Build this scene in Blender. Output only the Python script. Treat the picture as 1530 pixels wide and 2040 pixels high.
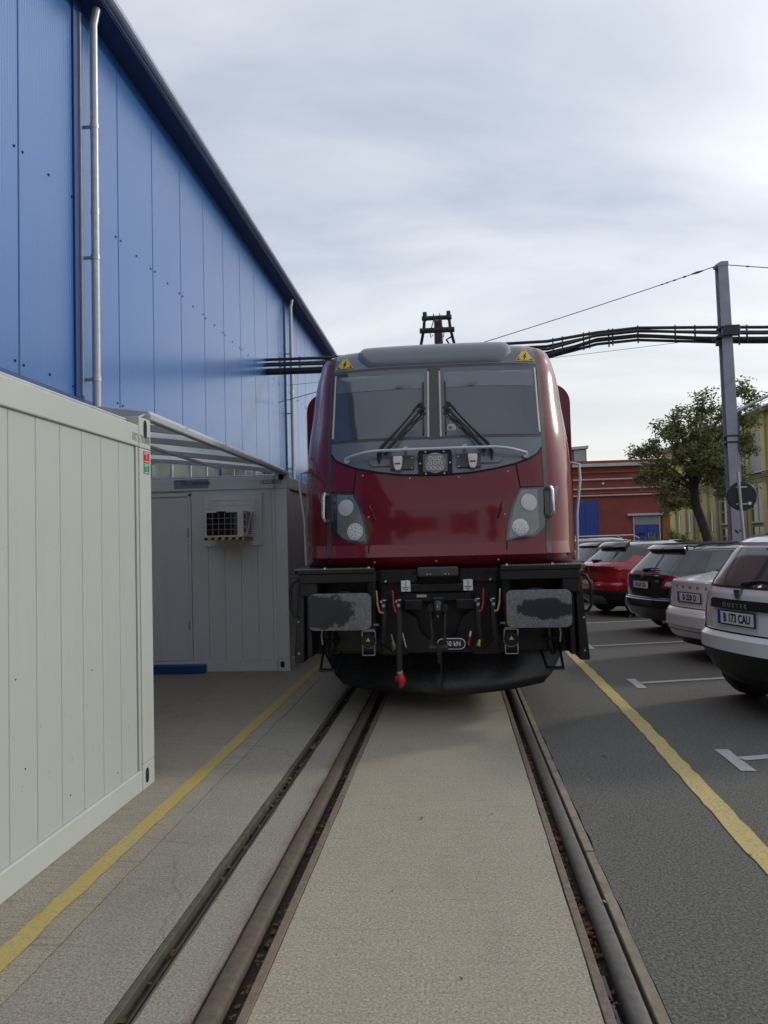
import bpy, bmesh, math, random
from mathutils import Vector, Matrix
random.seed(7)
R = math.radians
S = bpy.context.scene
for o in list(bpy.data.objects): bpy.data.objects.remove(o)

# ------------------------------------------------------------------ camera
F_PX, W_PX, H_PX = 1532.0, 1530.0, 2040.0
YAW, PITCH, ROLL = R(5.161), R(2.335), 0.025
cam = bpy.data.cameras.new('camera'); camo = bpy.data.objects.new('camera', cam); S.collection.objects.link(camo)
fw = Vector((-math.sin(YAW) * math.cos(PITCH), math.cos(YAW) * math.cos(PITCH), math.sin(PITCH)))
rt = Vector((math.cos(YAW), math.sin(YAW), 0)); up = rt.cross(fw)
rt2 = rt * math.cos(ROLL) - up * math.sin(ROLL); up2 = up * math.cos(ROLL) + rt * math.sin(ROLL)
m = Matrix((rt2, up2, -fw)).transposed().to_4x4(); m.translation = (0, 0, 1.65)
camo.matrix_world = m
cam.sensor_fit = 'VERTICAL'; cam.sensor_height = 36.0; cam.lens = 36.0 * F_PX / H_PX
cam.clip_start = 0.05; cam.clip_end = 5000
S.camera = camo

# ------------------------------------------------------------------ sky, sun, exposure
SUN_AZ, SUN_EL = R(59), R(27)          # azimuth clockwise from +Y (the track direction)
wd = bpy.data.worlds.new('World'); S.world = wd; wd.use_nodes = True
nt = wd.node_tree; nt.nodes.clear()
def wn(t, **k):
    n = nt.nodes.new(t)
    for a, b in k.items(): setattr(n, a, b)
    return n
wl = nt.links.new
out = wn('ShaderNodeOutputWorld'); bg = wn('ShaderNodeBackground'); bg.inputs['Strength'].default_value = 0.1
sky = wn('ShaderNodeTexSky', sky_type='NISHITA', sun_disc=False, sun_elevation=SUN_EL, sun_rotation=SUN_AZ)
sky.air_density = 1.0; sky.dust_density = 2.0
tc = wn('ShaderNodeTexCoord'); sep = wn('ShaderNodeSeparateXYZ'); wl(tc.outputs['Generated'], sep.inputs[0])
# flat cloud deck: project the direction on a plane overhead
zc = wn('ShaderNodeMath', operation='MAXIMUM'); wl(sep.outputs['Z'], zc.inputs[0]); zc.inputs[1].default_value = 0.0
za = wn('ShaderNodeMath', operation='ADD'); wl(zc.outputs[0], za.inputs[0]); za.inputs[1].default_value = 0.16
dx = wn('ShaderNodeMath', operation='DIVIDE'); wl(sep.outputs['X'], dx.inputs[0]); wl(za.outputs[0], dx.inputs[1])
dy = wn('ShaderNodeMath', operation='DIVIDE'); wl(sep.outputs['Y'], dy.inputs[0]); wl(za.outputs[0], dy.inputs[1])
cmb = wn('ShaderNodeCombineXYZ'); wl(dx.outputs[0], cmb.inputs[0]); wl(dy.outputs[0], cmb.inputs[1])
mp = wn('ShaderNodeMapping'); wl(cmb.outputs[0], mp.inputs['Vector']); mp.inputs['Rotation'].default_value = (0, 0, R(24)); mp.inputs['Scale'].default_value = (0.75, 1.6, 1)
nz = wn('ShaderNodeTexNoise'); nz.inputs['Scale'].default_value = 0.85; nz.inputs['Detail'].default_value = 7; nz.inputs['Roughness'].default_value = 0.52; nz.inputs['Distortion'].default_value = 0.5
wl(mp.outputs[0], nz.inputs['Vector'])
cr = wn('ShaderNodeValToRGB'); wl(nz.outputs['Fac'], cr.inputs[0])
cr.color_ramp.elements[0].position = 0.38; cr.color_ramp.elements[0].color = (3.05, 3.35, 3.95, 1)
cr.color_ramp.elements[1].position = 0.62; cr.color_ramp.elements[1].color = (4.8, 5.0, 5.3, 1)
# glow of the veiled sun through the cloud
sd = Vector((math.sin(SUN_AZ) * math.cos(SUN_EL), math.cos(SUN_AZ) * math.cos(SUN_EL), math.sin(SUN_EL)))
dt = wn('ShaderNodeVectorMath', operation='DOT_PRODUCT'); wl(tc.outputs['Generated'], dt.inputs[0]); dt.inputs[1].default_value = sd
gm = wn('ShaderNodeMapRange'); wl(dt.outputs['Value'], gm.inputs['Value']); gm.inputs['From Min'].default_value = 0.5; gm.inputs['From Max'].default_value = 1.0; gm.inputs['To Min'].default_value = 0.0; gm.inputs['To Max'].default_value = 1.0
gp = wn('ShaderNodeMath', operation='POWER'); wl(gm.outputs[0], gp.inputs[0]); gp.inputs[1].default_value = 4.0
gl = wn('ShaderNodeVectorMath', operation='SCALE'); gl.inputs[0].default_value = (4.0, 3.9, 3.6); wl(gp.outputs[0], gl.inputs['Scale'])
ad = wn('ShaderNodeVectorMath', operation='ADD'); wl(cr.outputs[0], ad.inputs[0]); wl(gl.outputs[0], ad.inputs[1])
# low sky is milkier and a little warm
hz = wn('ShaderNodeMapRange'); wl(sep.outputs['Z'], hz.inputs['Value']); hz.inputs['From Min'].default_value = 0.32; hz.inputs['From Max'].default_value = 0.0
hm = wn('ShaderNodeMix', data_type='RGBA'); wl(hz.outputs[0], hm.inputs['Factor']); wl(ad.outputs[0], hm.inputs['A']); hm.inputs['B'].default_value = (5.6, 5.55, 5.15, 1)
mx = wn('ShaderNodeMix', data_type='RGBA'); mx.inputs['Factor'].default_value = 0.88
wl(sky.outputs[0], mx.inputs['A']); wl(hm.outputs['Result'], mx.inputs['B'])
wl(mx.outputs['Result'], bg.inputs['Color']); wl(bg.outputs[0], out.inputs['Surface'])

sl = bpy.data.lights.new('sun', 'SUN'); sl.energy = 0.65; sl.angle = R(6); sl.color = (1.0, 0.95, 0.86)
so = bpy.data.objects.new('sun', sl); S.collection.objects.link(so)
so.rotation_euler = sd.to_track_quat('Z', 'Y').to_euler()
S.view_settings.view_transform = 'Standard'; S.view_settings.look = 'None'
S.view_settings.exposure = 0.82; S.view_settings.gamma = 1.0; S.view_settings.use_curve_mapping = False

# ------------------------------------------------------------------ helpers
C = S.collection.objects
class MB:
    def __init__(s): s.v = []; s.f = []
    def quadstrip(s, rows, close=False):
        b = len(s.v); n = len(rows[0])
        for r in rows: s.v += [tuple(p) for p in r]
        for i in range(len(rows) - 1):
            for j in range(n if close else n - 1):
                k = (j + 1) % n
                s.f.append((b + i * n + j, b + i * n + k, b + (i + 1) * n + k, b + (i + 1) * n + j))
        return s
    def box(s, x0, x1, y0, y1, z0, z1):
        b = len(s.v)
        s.v += [(x0, y0, z0), (x1, y0, z0), (x1, y1, z0), (x0, y1, z0), (x0, y0, z1), (x1, y0, z1), (x1, y1, z1), (x0, y1, z1)]
        s.f += [tuple(b + i for i in q) for q in ((0, 3, 2, 1), (4, 5, 6, 7), (0, 1, 5, 4), (1, 2, 6, 5), (2, 3, 7, 6), (3, 0, 4, 7))]
        return s
    def bar(s, p, q, w, h, upv=(0, 0, 1)):
        p, q = Vector(p), Vector(q); d = (q - p).normalized(); u = Vector(upv)
        if abs(d.dot(u)) > .98: u = Vector((0, 1, 0))
        r = d.cross(u).normalized(); u = r.cross(d); b = len(s.v)
        for c in (p, q):
            for a, e in ((-1, -1), (1, -1), (1, 1), (-1, 1)): s.v.append(tuple(c + r * (a * w / 2) + u * (e * h / 2)))
        s.f += [tuple(b + i for i in t) for t in ((0, 1, 2, 3), (7, 6, 5, 4), (0, 4, 5, 1), (1, 5, 6, 2), (2, 6, 7, 3), (3, 7, 4, 0))]
        return s
    def tube(s, pts, r, n=8, caps=True):
        pts = [Vector(p) for p in pts]; rr = r if isinstance(r, (list, tuple)) else [r] * len(pts)
        rows = []; prev = None
        for i, p in enumerate(pts):
            d = (pts[min(i + 1, len(pts) - 1)] - pts[max(i - 1, 0)]).normalized()
            if prev is None:
                a = Vector((0, 0, 1)) if abs(d.z) < .9 else Vector((1, 0, 0)); u = d.cross(a).normalized()
            else:
                u = (prev - d * prev.dot(d)).normalized()
            prev = u; w = d.cross(u)
            rows.append([p + (u * math.cos(2 * math.pi * k / n) + w * math.sin(2 * math.pi * k / n)) * rr[i] for k in range(n)])
        b = len(s.v); s.quadstrip(rows, True)
        if caps:
            s.f.append(tuple(b + k for k in range(n))[::-1]); e = b + (len(rows) - 1) * n; s.f.append(tuple(e + k for k in range(n)))
        return s
    def lathe(s, prof, n=20, axis='z', c=(0, 0, 0)):
        rows = []
        for r, h in prof:
            row = []
            for k in range(n):
                a = 2 * math.pi * k / n; x, y = r * math.cos(a), r * math.sin(a)
                p = {'z': (x, y, h), 'y': (x, h, -y), 'x': (h, x, y)}[axis]
                row.append((p[0] + c[0], p[1] + c[1], p[2] + c[2]))
            rows.append(row)
        return s.quadstrip(rows, True)
    def disc(s, c, r, axis='y', n=16, t=0.004, sgn=-1):
        return s.lathe([(0.0001, sgn * t), (r * .9, sgn * t), (r, sgn * t * .6), (r, 0)], n, axis, c)
    def prism(s, poly, y0, y1, axis='y'):
        # poly of (a,b): axis y -> (x,z); axis x -> (y,z); axis z -> (x,y)
        f = {'y': lambda a, b, h: (a, h, b), 'x': lambda a, b, h: (h, a, b), 'z': lambda a, b, h: (a, b, h)}[axis]
        b = len(s.v); n = len(poly)
        s.v += [f(a, c, y0) for a, c in poly] + [f(a, c, y1) for a, c in poly]
        s.f.append(tuple(range(b, b + n))); s.f.append(tuple(range(b + 2 * n - 1, b + n - 1, -1)))
        for i in range(n):
            j = (i + 1) % n; s.f.append((b + j, b + i, b + n + i, b + n + j))
        return s
    def build(s, name, mat, parent=None, smooth=False, bevel=0, seg=1, angle=35, recalc=True):
        me = bpy.data.meshes.new(name); me.from_pydata(s.v, [], s.f)
        bm = bmesh.new(); bm.from_mesh(me)
        if recalc: bmesh.ops.recalc_face_normals(bm, faces=bm.faces)
        if bevel:
            es = [e for e in bm.edges if len(e.link_faces) == 2 and e.calc_face_angle(0) > R(30)]
            bmesh.ops.bevel(bm, geom=es, offset=bevel, segments=seg, affect='EDGES', profile=.5, clamp_overlap=True)
        if smooth:
            for f in bm.faces: f.smooth = True
            for e in bm.edges:
                if len(e.link_faces) == 2 and e.calc_face_angle(0) > R(angle): e.smooth = False
        bm.to_mesh(me); bm.free()
        me.materials.append(mat)
        o = bpy.data.objects.new(name, me); C.link(o)
        if parent is not None: o.parent = parent
        return o
def tag(o, label=None, cat=None, group=None, kind=None):
    for k, v in (('label', label), ('category', cat), ('group', group), ('kind', kind)):
        if v: o[k] = v
    return o
def thing(name, label, cat, loc=(0, 0, 0), rz=0.0, group=None):
    o = bpy.data.objects.new(name, None); C.link(o); o.location = loc; o.rotation_euler = (0, 0, rz); o.empty_display_size = .2
    return tag(o, label, cat, group)
def struct(o): o['kind'] = 'structure'; return o
def share(o, name, parent, loc=None):
    c = o.copy(); c.name = name; C.link(c); c.parent = parent
    if loc: c.location = loc
    return c
def text(body, size, mat, parent, loc, rot=(R(90), 0, 0), xs=1.0, align='CENTER', name='lettering', ext=.0015, bold=0.0, space=1.0):
    cu = bpy.data.curves.new(name, 'FONT'); cu.body = body; cu.size = size; cu.align_x = align; cu.align_y = 'CENTER'
    cu.extrude = ext; cu.offset = bold; cu.space_character = space; cu.resolution_u = 3
    t = bpy.data.objects.new('t', cu); C.link(t); bpy.context.view_layer.update()
    me = bpy.data.meshes.new_from_object(t.evaluated_get(bpy.context.evaluated_depsgraph_get()))
    bpy.data.objects.remove(t)
    me.transform(Matrix.Diagonal((xs, 1, 1, 1))); me.materials.clear(); me.materials.append(mat); me.name = name
    o = bpy.data.objects.new(name, me); C.link(o); o.parent = parent; o.location = loc; o.rotation_euler = rot
    return o

# ------------------------------------------------------------------ materials
def newmat(name):
    mt = bpy.data.materials.new(name); mt.use_nodes = True; t = mt.node_tree
    return mt, t, t.nodes['Principled BSDF'], t.links.new
def nd(t, ty, **k):
    n = t.nodes.new(ty)
    for a, b in k.items(): setattr(n, a, b)
    return n
def mix(t, l, fac, a, b, blend='MIX'):
    n = nd(t, 'ShaderNodeMix', data_type='RGBA', blend_type=blend)
    for v, k in ((fac, 'Factor'), (a, 'A'), (b, 'B')):
        if hasattr(v, 'links'): l(v, n.inputs[k])
        elif isinstance(v, (tuple, list)): n.inputs[k].default_value = (*v[:3], 1)
        else: n.inputs[k].default_value = v
    return n.outputs['Result']
def noise(t, l, scale, detail=4, rough=.55, stretch=None, dist=0, src='Object'):
    co = nd(t, 'ShaderNodeTexCoord').outputs[src]
    if stretch:
        mp = nd(t, 'ShaderNodeMapping'); l(co, mp.inputs['Vector']); mp.inputs['Scale'].default_value = stretch; co = mp.outputs[0]
    n = nd(t, 'ShaderNodeTexNoise'); l(co, n.inputs['Vector'])
    n.inputs['Scale'].default_value = scale; n.inputs['Detail'].default_value = detail; n.inputs['Roughness'].default_value = rough; n.inputs['Distortion'].default_value = dist
    return n.outputs['Fac']
def ramp(t, l, fac, lo, hi, a=0.0, b=1.0):
    n = nd(t, 'ShaderNodeMapRange'); l(fac, n.inputs['Value'])
    n.inputs['From Min'].default_value = lo; n.inputs['From Max'].default_value = hi; n.inputs['To Min'].default_value = a; n.inputs['To Max'].default_value = b
    return n.outputs[0]
def bump(t, l, p, h, strength=.3, dist=.005, prev=None):
    n = nd(t, 'ShaderNodeBump'); n.inputs['Strength'].default_value = strength; n.inputs['Distance'].default_value = dist; l(h, n.inputs['Height'])
    if prev is not None: l(prev, n.inputs['Normal'])
    l(n.outputs[0], p.inputs['Normal']); return n.outputs[0]
def mat(name, col, rough=.5, metal=0, var=.12, scale=6, coat=0, bmp=0, bscale=120, dirt=None, dscale=2.5, damt=.5, spec=.5, rvar=.12):
    mt, t, p, l = newmat(name)
    n = noise(t, l, scale, 5)
    lo = tuple(c * (1 - var) for c in col); hi = tuple(min(1, c * (1 + var)) for c in col)
    c = mix(t, l, ramp(t, l, n, .3, .7), lo, hi)
    if dirt:
        d = noise(t, l, dscale, 8, .65)
        c = mix(t, l, ramp(t, l, d, .52, .75, 0, damt), c, dirt)
    l(c, p.inputs['Base Color'])
    r = noise(t, l, scale * 2.3, 4)
    l(ramp(t, l, r, .3, .7, max(.02, rough - rvar * rough), min(1, rough + rvar * rough)), p.inputs['Roughness'])
    p.inputs['Metallic'].default_value = metal; p.inputs['Coat Weight'].default_value = coat; p.inputs['Coat Roughness'].default_value = .07
    p.inputs['Specular IOR Level'].default_value = spec
    if bmp: bump(t, l, p, noise(t, l, bscale, 3), bmp, .003)
    return mt
def concrete(name, c1, c2, broom=0.0, pits=.3, stain=(.1, .085, .07), st=.35, crack=.0, rustx=None):
    mt, t, p, l = newmat(name)
    big = noise(t, l, .55, 6, .6); mid = noise(t, l, 4, 6, .65); fine = noise(t, l, 88, 5, .85); spk = noise(t, l, 55, 3, .7)
    c = mix(t, l, ramp(t, l, big, .3, .7), c1, c2)
    c = mix(t, l, ramp(t, l, mid, .35, .75, 0, .55), c, tuple(x * .72 for x in c1))
    c = mix(t, l, ramp(t, l, fine, .36, .68, .0, 1), mix(t, l, .9, c, tuple(x * .36 for x in c1)), mix(t, l, .5, c, tuple(min(1, x * 1.55) for x in c2)))
    c = mix(t, l, ramp(t, l, spk, .62, .70, 0, pits), c, tuple(x * .3 for x in c1))
    c = mix(t, l, ramp(t, l, noise(t, l, .9, 9, .7, (1.6, .5, 1)), .5, .75, 0, st), c, stain)
    vt = nd(t, 'ShaderNodeTexVoronoi', feature='DISTANCE_TO_EDGE'); vt.inputs['Scale'].default_value = .55
    co = nd(t, 'ShaderNodeTexCoord').outputs['Object']; wz = nd(t, 'ShaderNodeTexNoise'); wz.inputs['Scale'].default_value = 3.0; wz.inputs['Detail'].default_value = 6; l(co, wz.inputs['Vector'])
    vm = nd(t, 'ShaderNodeVectorMath', operation='MULTIPLY_ADD'); l(wz.outputs['Color'], vm.inputs[0]); vm.inputs[1].default_value = (.5, .5, 0); l(co, vm.inputs[2]); l(vm.outputs[0], vt.inputs['Vector'])
    cm_ = nd(t, 'ShaderNodeMath', operation='MULTIPLY'); l(ramp(t, l, vt.outputs['Distance'], .006, .0, 0, crack), cm_.inputs[0]); l(ramp(t, l, mid, .42, .52), cm_.inputs[1])
    c = mix(t, l, cm_.outputs[0], c, tuple(x * .25 for x in c1))
    if rustx is not None:
        sx_ = nd(t, 'ShaderNodeSeparateXYZ'); l(co, sx_.inputs[0]); rn = noise(t, l, 5, 7, .7, (1, .6, 1))
        ra = nd(t, 'ShaderNodeMath', operation='MULTIPLY_ADD'); l(rn, ra.inputs[0]); ra.inputs[1].default_value = .16; l(sx_.outputs['X'], ra.inputs[2])
        c = mix(t, l, ramp(t, l, ra.outputs[0], rustx + .03, rustx + .10, 0, .75), c, (.13, .075, .045))
    h = fine
    if broom:
        br = noise(t, l, 1.0, 4, .7, (3, 42, 1), .5)
        c = mix(t, l, ramp(t, l, br, .54, .68, 0, broom), c, tuple(x * .4 for x in c1))
        b0 = bump(t, l, p, br, .5 * min(1, broom * 1.6), .006)
        bump(t, l, p, h, .2, .002, b0)
    else:
        bump(t, l, p, h, .25, .002)
    l(c, p.inputs['Base Color']); p.inputs['Roughness'].default_value = .9; p.inputs['Specular IOR Level'].default_value = .25
    return mt
def worn_paint(name, col, under, wear=.45, scale=60):
    mt, t, p, l = newmat(name)
    a = noise(t, l, scale, 5, .75); b = noise(t, l, 3, 5, .6)
    c = mix(t, l, ramp(t, l, b, .3, .7), tuple(x * .82 for x in col), col)
    ad = nd(t, 'ShaderNodeMath', operation='MULTIPLY_ADD'); l(b, ad.inputs[0]); ad.inputs[1].default_value = .35; l(a, ad.inputs[2])
    c = mix(t, l, ramp(t, l, ad.outputs[0], .66, .80, 0, wear), c, under)
    l(c, p.inputs['Base Color']); p.inputs['Roughness'].default_value = .85; p.inputs['Specular IOR Level'].default_value = .25
    bump(t, l, p, a, .4, .004)
    return mt
M = {}
M['concrete'] = concrete('apron concrete', (.345, .305, .24), (.43, .385, .31), broom=.6, crack=.35)
M['strip'] = concrete('strip concrete', (.30, .275, .235), (.38, .35, .30), broom=.25, st=.3, crack=.35)
M['kerb'] = concrete('kerb strip concrete', (.30, .275, .235), (.38, .35, .30), broom=.12, st=.3, crack=.3, rustx=-.96)
M['slab'] = concrete('slab concrete', (.385, .345, .27), (.47, .425, .335), broom=.25, pits=.7, st=.2, crack=.0)
def asphalt():
    mt, t, p, l = newmat('asphalt')
    big = noise(t, l, .35, 6, .6); fine = noise(t, l, 78, 5, .88); agg = noise(t, l, 50, 2, .6)
    c = mix(t, l, ramp(t, l, big, .3, .7), (.118, .113, .10), (.16, .152, .135))
    c = mix(t, l, ramp(t, l, fine, .38, .66), mix(t, l, .88, c, (.015, .015, .015)), mix(t, l, .6, c, (.30, .29, .26)))
    c = mix(t, l, ramp(t, l, agg, .7, .74, 0, .35), c, (.3, .28, .25))
    c = mix(t, l, ramp(t, l, noise(t, l, 1.1, 8, .7), .55, .8, 0, .35), c, (.15, .14, .12))
    c = mix(t, l, ramp(t, l, noise(t, l, 2.2, 7, .7), .62, .72, 0, .45), c, (.035, .034, .032))
    l(c, p.inputs['Base Color']); p.inputs['Roughness'].default_value = .86; p.inputs['Specular IOR Level'].default_value = .3
    b0 = bump(t, l, p, fine, .6, .006); bump(t, l, p, agg, .5, .006, b0)
    return mt
M['asphalt'] = asphalt()
M['ground'] = mat('far ground', (.16, .15, .12), .95, var=.25, scale=.05)
M['yellow_l'] = worn_paint('faded yellow paint', (.50, .385, .11), (.28, .245, .2), .8)
M['yellow_r'] = worn_paint('yellow road paint', (.60, .47, .20), (.12, .11, .095), .5)
M['white_line'] = worn_paint('white road paint', (.50, .50, .48), (.10, .10, .095), .5)
M['rail'] = mat('worn rail steel', (.105, .082, .06), .75, .1, .25, 18, dirt=(.10, .055, .03), dscale=9, damt=.5, bmp=.15)
M['rail_bright'] = mat('polished rail head', (.12, .11, .10), .6, .2, .2, 22, dirt=(.08, .06, .05), dscale=6, damt=.35)
M['rust'] = mat('rusty edge steel', (.165, .125, .095), .8, 0, .3, 25, dirt=(.16, .12, .09), dscale=8, damt=.5, bmp=.25)
M['greensteel'] = mat('mossy edge steel', (.085, .085, .062), .65, .2, .25, 14, dirt=(.05, .05, .03), dscale=5, bmp=.2)
M['dirt'] = mat('groove dirt', (.045, .036, .028), .95, 0, .4, 40, bmp=.6, bscale=90)
M['timber'] = mat('weathered timber', (.24, .20, .15), .9, 0, .25, 8, dirt=(.09, .07, .05), dscale=7, damt=.6, bmp=.4, bscale=60)
M['leaf_a'] = mat('dry leaf', (.17, .075, .035), .75, 0, .5, 30)
M['leaf_b'] = mat('pale dry leaf', (.34, .20, .10), .75, 0, .4, 30)
M['water'] = mat('puddle water', (.015, .014, .012), .03, 0, .1, 4)
def contmat(name, col):
    mt, t, p, l = newmat(name)
    c = mix(t, l, ramp(t, l, noise(t, l, .8, 6, .6), .3, .7), tuple(x * .93 for x in col), col)
    c = mix(t, l, ramp(t, l, noise(t, l, 1.0, 8, .7, (6, 6, .5)), .55, .8, 0, .28), c, tuple(x * .62 for x in col))
    c = mix(t, l, ramp(t, l, noise(t, l, 26, 3, .5), .70, .74, 0, .35), c, tuple(x * .5 for x in col))
    l(c, p.inputs['Base Color']); p.inputs['Roughness'].default_value = .55; p.inputs['Specular IOR Level'].default_value = .35
    return mt
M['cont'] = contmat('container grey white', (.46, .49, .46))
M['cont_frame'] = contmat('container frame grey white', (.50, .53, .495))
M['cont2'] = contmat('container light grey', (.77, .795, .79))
M['white'] = mat('white plastic', (.80, .80, .80), .4, 0, .06, 5, dirt=(.45, .43, .4), damt=.25)
M['hole'] = mat('dark opening', (.006, .006, .006), .9)
M['black'] = mat('black painted steel', (.011, .011, .013), .42, 0, .3, 9, dirt=(.035, .033, .03), dscale=4, damt=.35)
M['black2'] = mat('black semi gloss steel', (.009, .010, .013), .3, 0, .3, 12, dirt=(.04, .038, .035), dscale=3, damt=.35)
M['rubber'] = mat('black rubber', (.015, .015, .016), .6, 0, .2, 20)
M['steel'] = mat('brushed steel', (.55, .55, .55), .28, .9, .1, 14)
M['galv'] = mat('galvanised steel', (.42, .44, .46), .38, .5, .12, 7)
M['red'] = mat('gloss dark red paint', (.165, .009, .020), .2, 0, .05, 2, coat=.6, spec=.15)
M['grey'] = mat('satin grey paint', (.145, .16, .19), .32, 0, .05, 2, coat=.3)
M['grey_lo'] = mat('dark grey rubber seal', (.055, .057, .06), .5, 0, .1, 6)
M['glass'] = mat('windscreen glass', (.064, .073, .095), .06, 0, .15, 1.2, spec=.8)
M['blind'] = mat('sun blind behind glass', (.12, .14, .165), .12, 0, .06, 3, spec=.8)
M['lens'] = mat('headlight lens', (.03, .036, .045), .06, 0, .2, 5, coat=1)
M['lens_grey'] = mat('headlight inner housing', (.16, .18, .19), .2, 0, .2, 8, coat=1)
M['lamp'] = mat('frosted lamp', (.55, .56, .56), .3, 0, .05, 9, coat=.6)
M['led'] = mat('led lamp', (.62, .64, .66), .25, .1, .25, 60, coat=.8)
M['cream'] = mat('cream tape', (.62, .56, .42), .6, 0, .08, 20)
M['silver'] = mat('silver painted tube', (.55, .57, .62), .33, .2, .06, 8)
M['bolt'] = mat('bright bolt', (.75, .75, .75), .3, .5)
M['warn'] = mat('warning yellow', (.72, .52, .07), .5, 0, .04, 9)
M['ink'] = mat('black print', (.012, .012, .012), .6)
M['paper'] = mat('white print', (.75, .76, .78), .5, 0, .04)
M['sred'] = mat('signal red', (.55, .02, .03), .4, 0, .1)
M['syel'] = mat('signal yellow', (.62, .36, .05), .45, 0, .1)
M['sgreen'] = mat('sign green', (.02, .27, .10), .5, 0, .05)
M['brass'] = mat('brass', (.45, .33, .09), .35, .8)
M['tag'] = mat('data plate', (.42, .42, .38), .5, .2, .1, 30)
def greasy(name, cx, sx, sy):
    mt, t, p, l = newmat(name)
    co = nd(t, 'ShaderNodeTexCoord'); mp = nd(t, 'ShaderNodeMapping'); l(co.outputs['Object'], mp.inputs['Vector'])
    mp.inputs['Location'].default_value = (-cx / sx, 0, 0); mp.inputs['Scale'].default_value = (1 / sx, 0, 1 / sy)
    ln = nd(t, 'ShaderNodeVectorMath', operation='LENGTH'); l(mp.outputs[0], ln.inputs[0])
    n = noise(t, l, 9, 6, .7)
    a = nd(t, 'ShaderNodeMath', operation='MULTIPLY_ADD'); l(n, a.inputs[0]); a.inputs[1].default_value = 1.5; l(ln.outputs['Value'], a.inputs[2])
    k = ramp(t, l, a.outputs[0], 1.62, 1.74)
    base = mix(t, l, ramp(t, l, noise(t, l, 55, 5, .7), .35, .65), (.12, .123, .13), (.24, .245, .255))
    c = mix(t, l, k, (.030, .034, .045), base)
    l(c, p.inputs['Base Color']); l(ramp(t, l, k, 0, 1, .35, .6), p.inputs['Roughness']); p.inputs['Metallic'].default_value = .15
    return mt
M['buffer_l'] = greasy('greased buffer face left', -.17, .34, .16)
M['buffer_r'] = greasy('greased buffer face right', .06, .26, .10)
def bluewall():
    mt, t, p, l = newmat('blue wall sheet')
    c = mix(t, l, ramp(t, l, noise(t, l, .4, 5), .3, .7), (.020, .115, .355), (.024, .13, .395))
    c = mix(t, l, ramp(t, l, noise(t, l, 1, 7, .7, (5, 5, .3)), .55, .8, 0, .25), c, (.06, .13, .32))
    l(c, p.inputs['Base Color']); p.inputs['Roughness'].default_value = .27; p.inputs['Metallic'].default_value = .2
    w = nd(t, 'ShaderNodeTexWave', wave_type='BANDS', bands_direction='Y', wave_profile='SIN'); co = nd(t, 'ShaderNodeTexCoord'); l(co.outputs['Object'], w.inputs['Vector'])
    w.inputs['Scale'].default_value = 5.7
    bump(t, l, p, w.outputs['Fac'], .38, .004); p.inputs['Coat Weight'].default_value = .4; p.inputs['Coat Roughness'].default_value = .2
    return mt
M['blue'] = bluewall()
M['blue_trim'] = mat('blue trim', (.018, .055, .19), .4, .1, .08, 3)
M['blue_dark'] = mat('dark blue soffit', (.012, .03, .10), .5, .1, .08, 3)
M['winglass'] = mat('window glass', (.16, .19, .18), .05, 0, .45, .9, spec=1)
M['poly'] = mat('grey polycarbonate', (.42, .45, .48), .3, 0, .12, 3)
t_ = M['poly'].node_tree; tr_ = t_.nodes.new('ShaderNodeBsdfTranslucent'); tr_.inputs['Color'].default_value = (.78, .80, .82, 1); ms_ = t_.nodes.new('ShaderNodeMixShader'); ms_.inputs[0].default_value = .75
t_.links.new(t_.nodes['Principled BSDF'].outputs[0], ms_.inputs[1]); t_.links.new(tr_.outputs[0], ms_.inputs[2]); t_.links.new(ms_.outputs[0], t_.nodes['Material Output'].inputs[0])
M['canopy_frame'] = mat('canopy aluminium', (.42, .43, .45), .5, .1, .1, 5)
M['pole'] = mat('lavender grey pole paint', (.28, .29, .35), .5, 0, .12, 4, dirt=(.15, .13, .12), dscale=3, damt=.35)
M['pipe'] = mat('black pipe lagging', (.022, .024, .03), .55, 0, .2, 9)
M['brick'] = mat('red render', (.25, .058, .045), .85, 0, .16, 1.2, dirt=(.20, .06, .045), dscale=.5, damt=.5)
M['orange'] = mat('orange brown corner', (.30, .10, .03), .85, 0, .2, 2)
M['pinkpipe'] = mat('pale wall pipe', (.52, .42, .40), .5, 0, .12, 4)
M['door_blue'] = mat('blue door paint', (.018, .055, .27), .5, 0, .1, 2)
M['yelwall'] = mat('yellow render', (.50, .44, .19), .88, 0, .10, .7, dirt=(.26, .22, .11), dscale=.35, damt=.4)
M['greyblind'] = mat('grey window panel', (.27, .29, .30), .5, 0, .1, 1)
M['darkglass'] = mat('dark window', (.03, .034, .036), .08, 0, .3, 2)
M['bark'] = mat('bark', (.055, .045, .036), .95, 0, .35, 9, bmp=.6, bscale=30)
M['limewash'] = mat('lime washed bark', (.5, .48, .44), .9, 0, .2, 9)
def leafmat(name, a, b):
    mt, t, p, l = newmat(name)
    g = nd(t, 'ShaderNodeNewGeometry'); c = mix(t, l, g.outputs['Random Per Island'], a, b)
    c = mix(t, l, ramp(t, l, noise(t, l, .7, 3), .56, .75, 0, .5), c, (.13, .085, .025))
    l(c, p.inputs['Base Color']); p.inputs['Roughness'].default_value = .6; p.inputs['Specular IOR Level'].default_value = .3
    tr = nd(t, 'ShaderNodeBsdfTranslucent'); l(c, tr.inputs['Color']); ms = nd(t, 'ShaderNodeMixShader'); ms.inputs[0].default_value = .3
    l(p.outputs[0], ms.inputs[1]); l(tr.outputs[0], ms.inputs[2]); l(ms.outputs[0], t.nodes['Material Output'].inputs[0])
    return mt
M['leaf'] = leafmat('tree leaf', (.10, .12, .05), (.30, .30, .12))
M['car_white'] = mat('white car paint', (.82, .84, .86), .25, 0, .03, 2, coat=1)
M['car_white2'] = mat('warm white car paint', (.78, .83, .84), .25, 0, .03, 2, coat=1)
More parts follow.
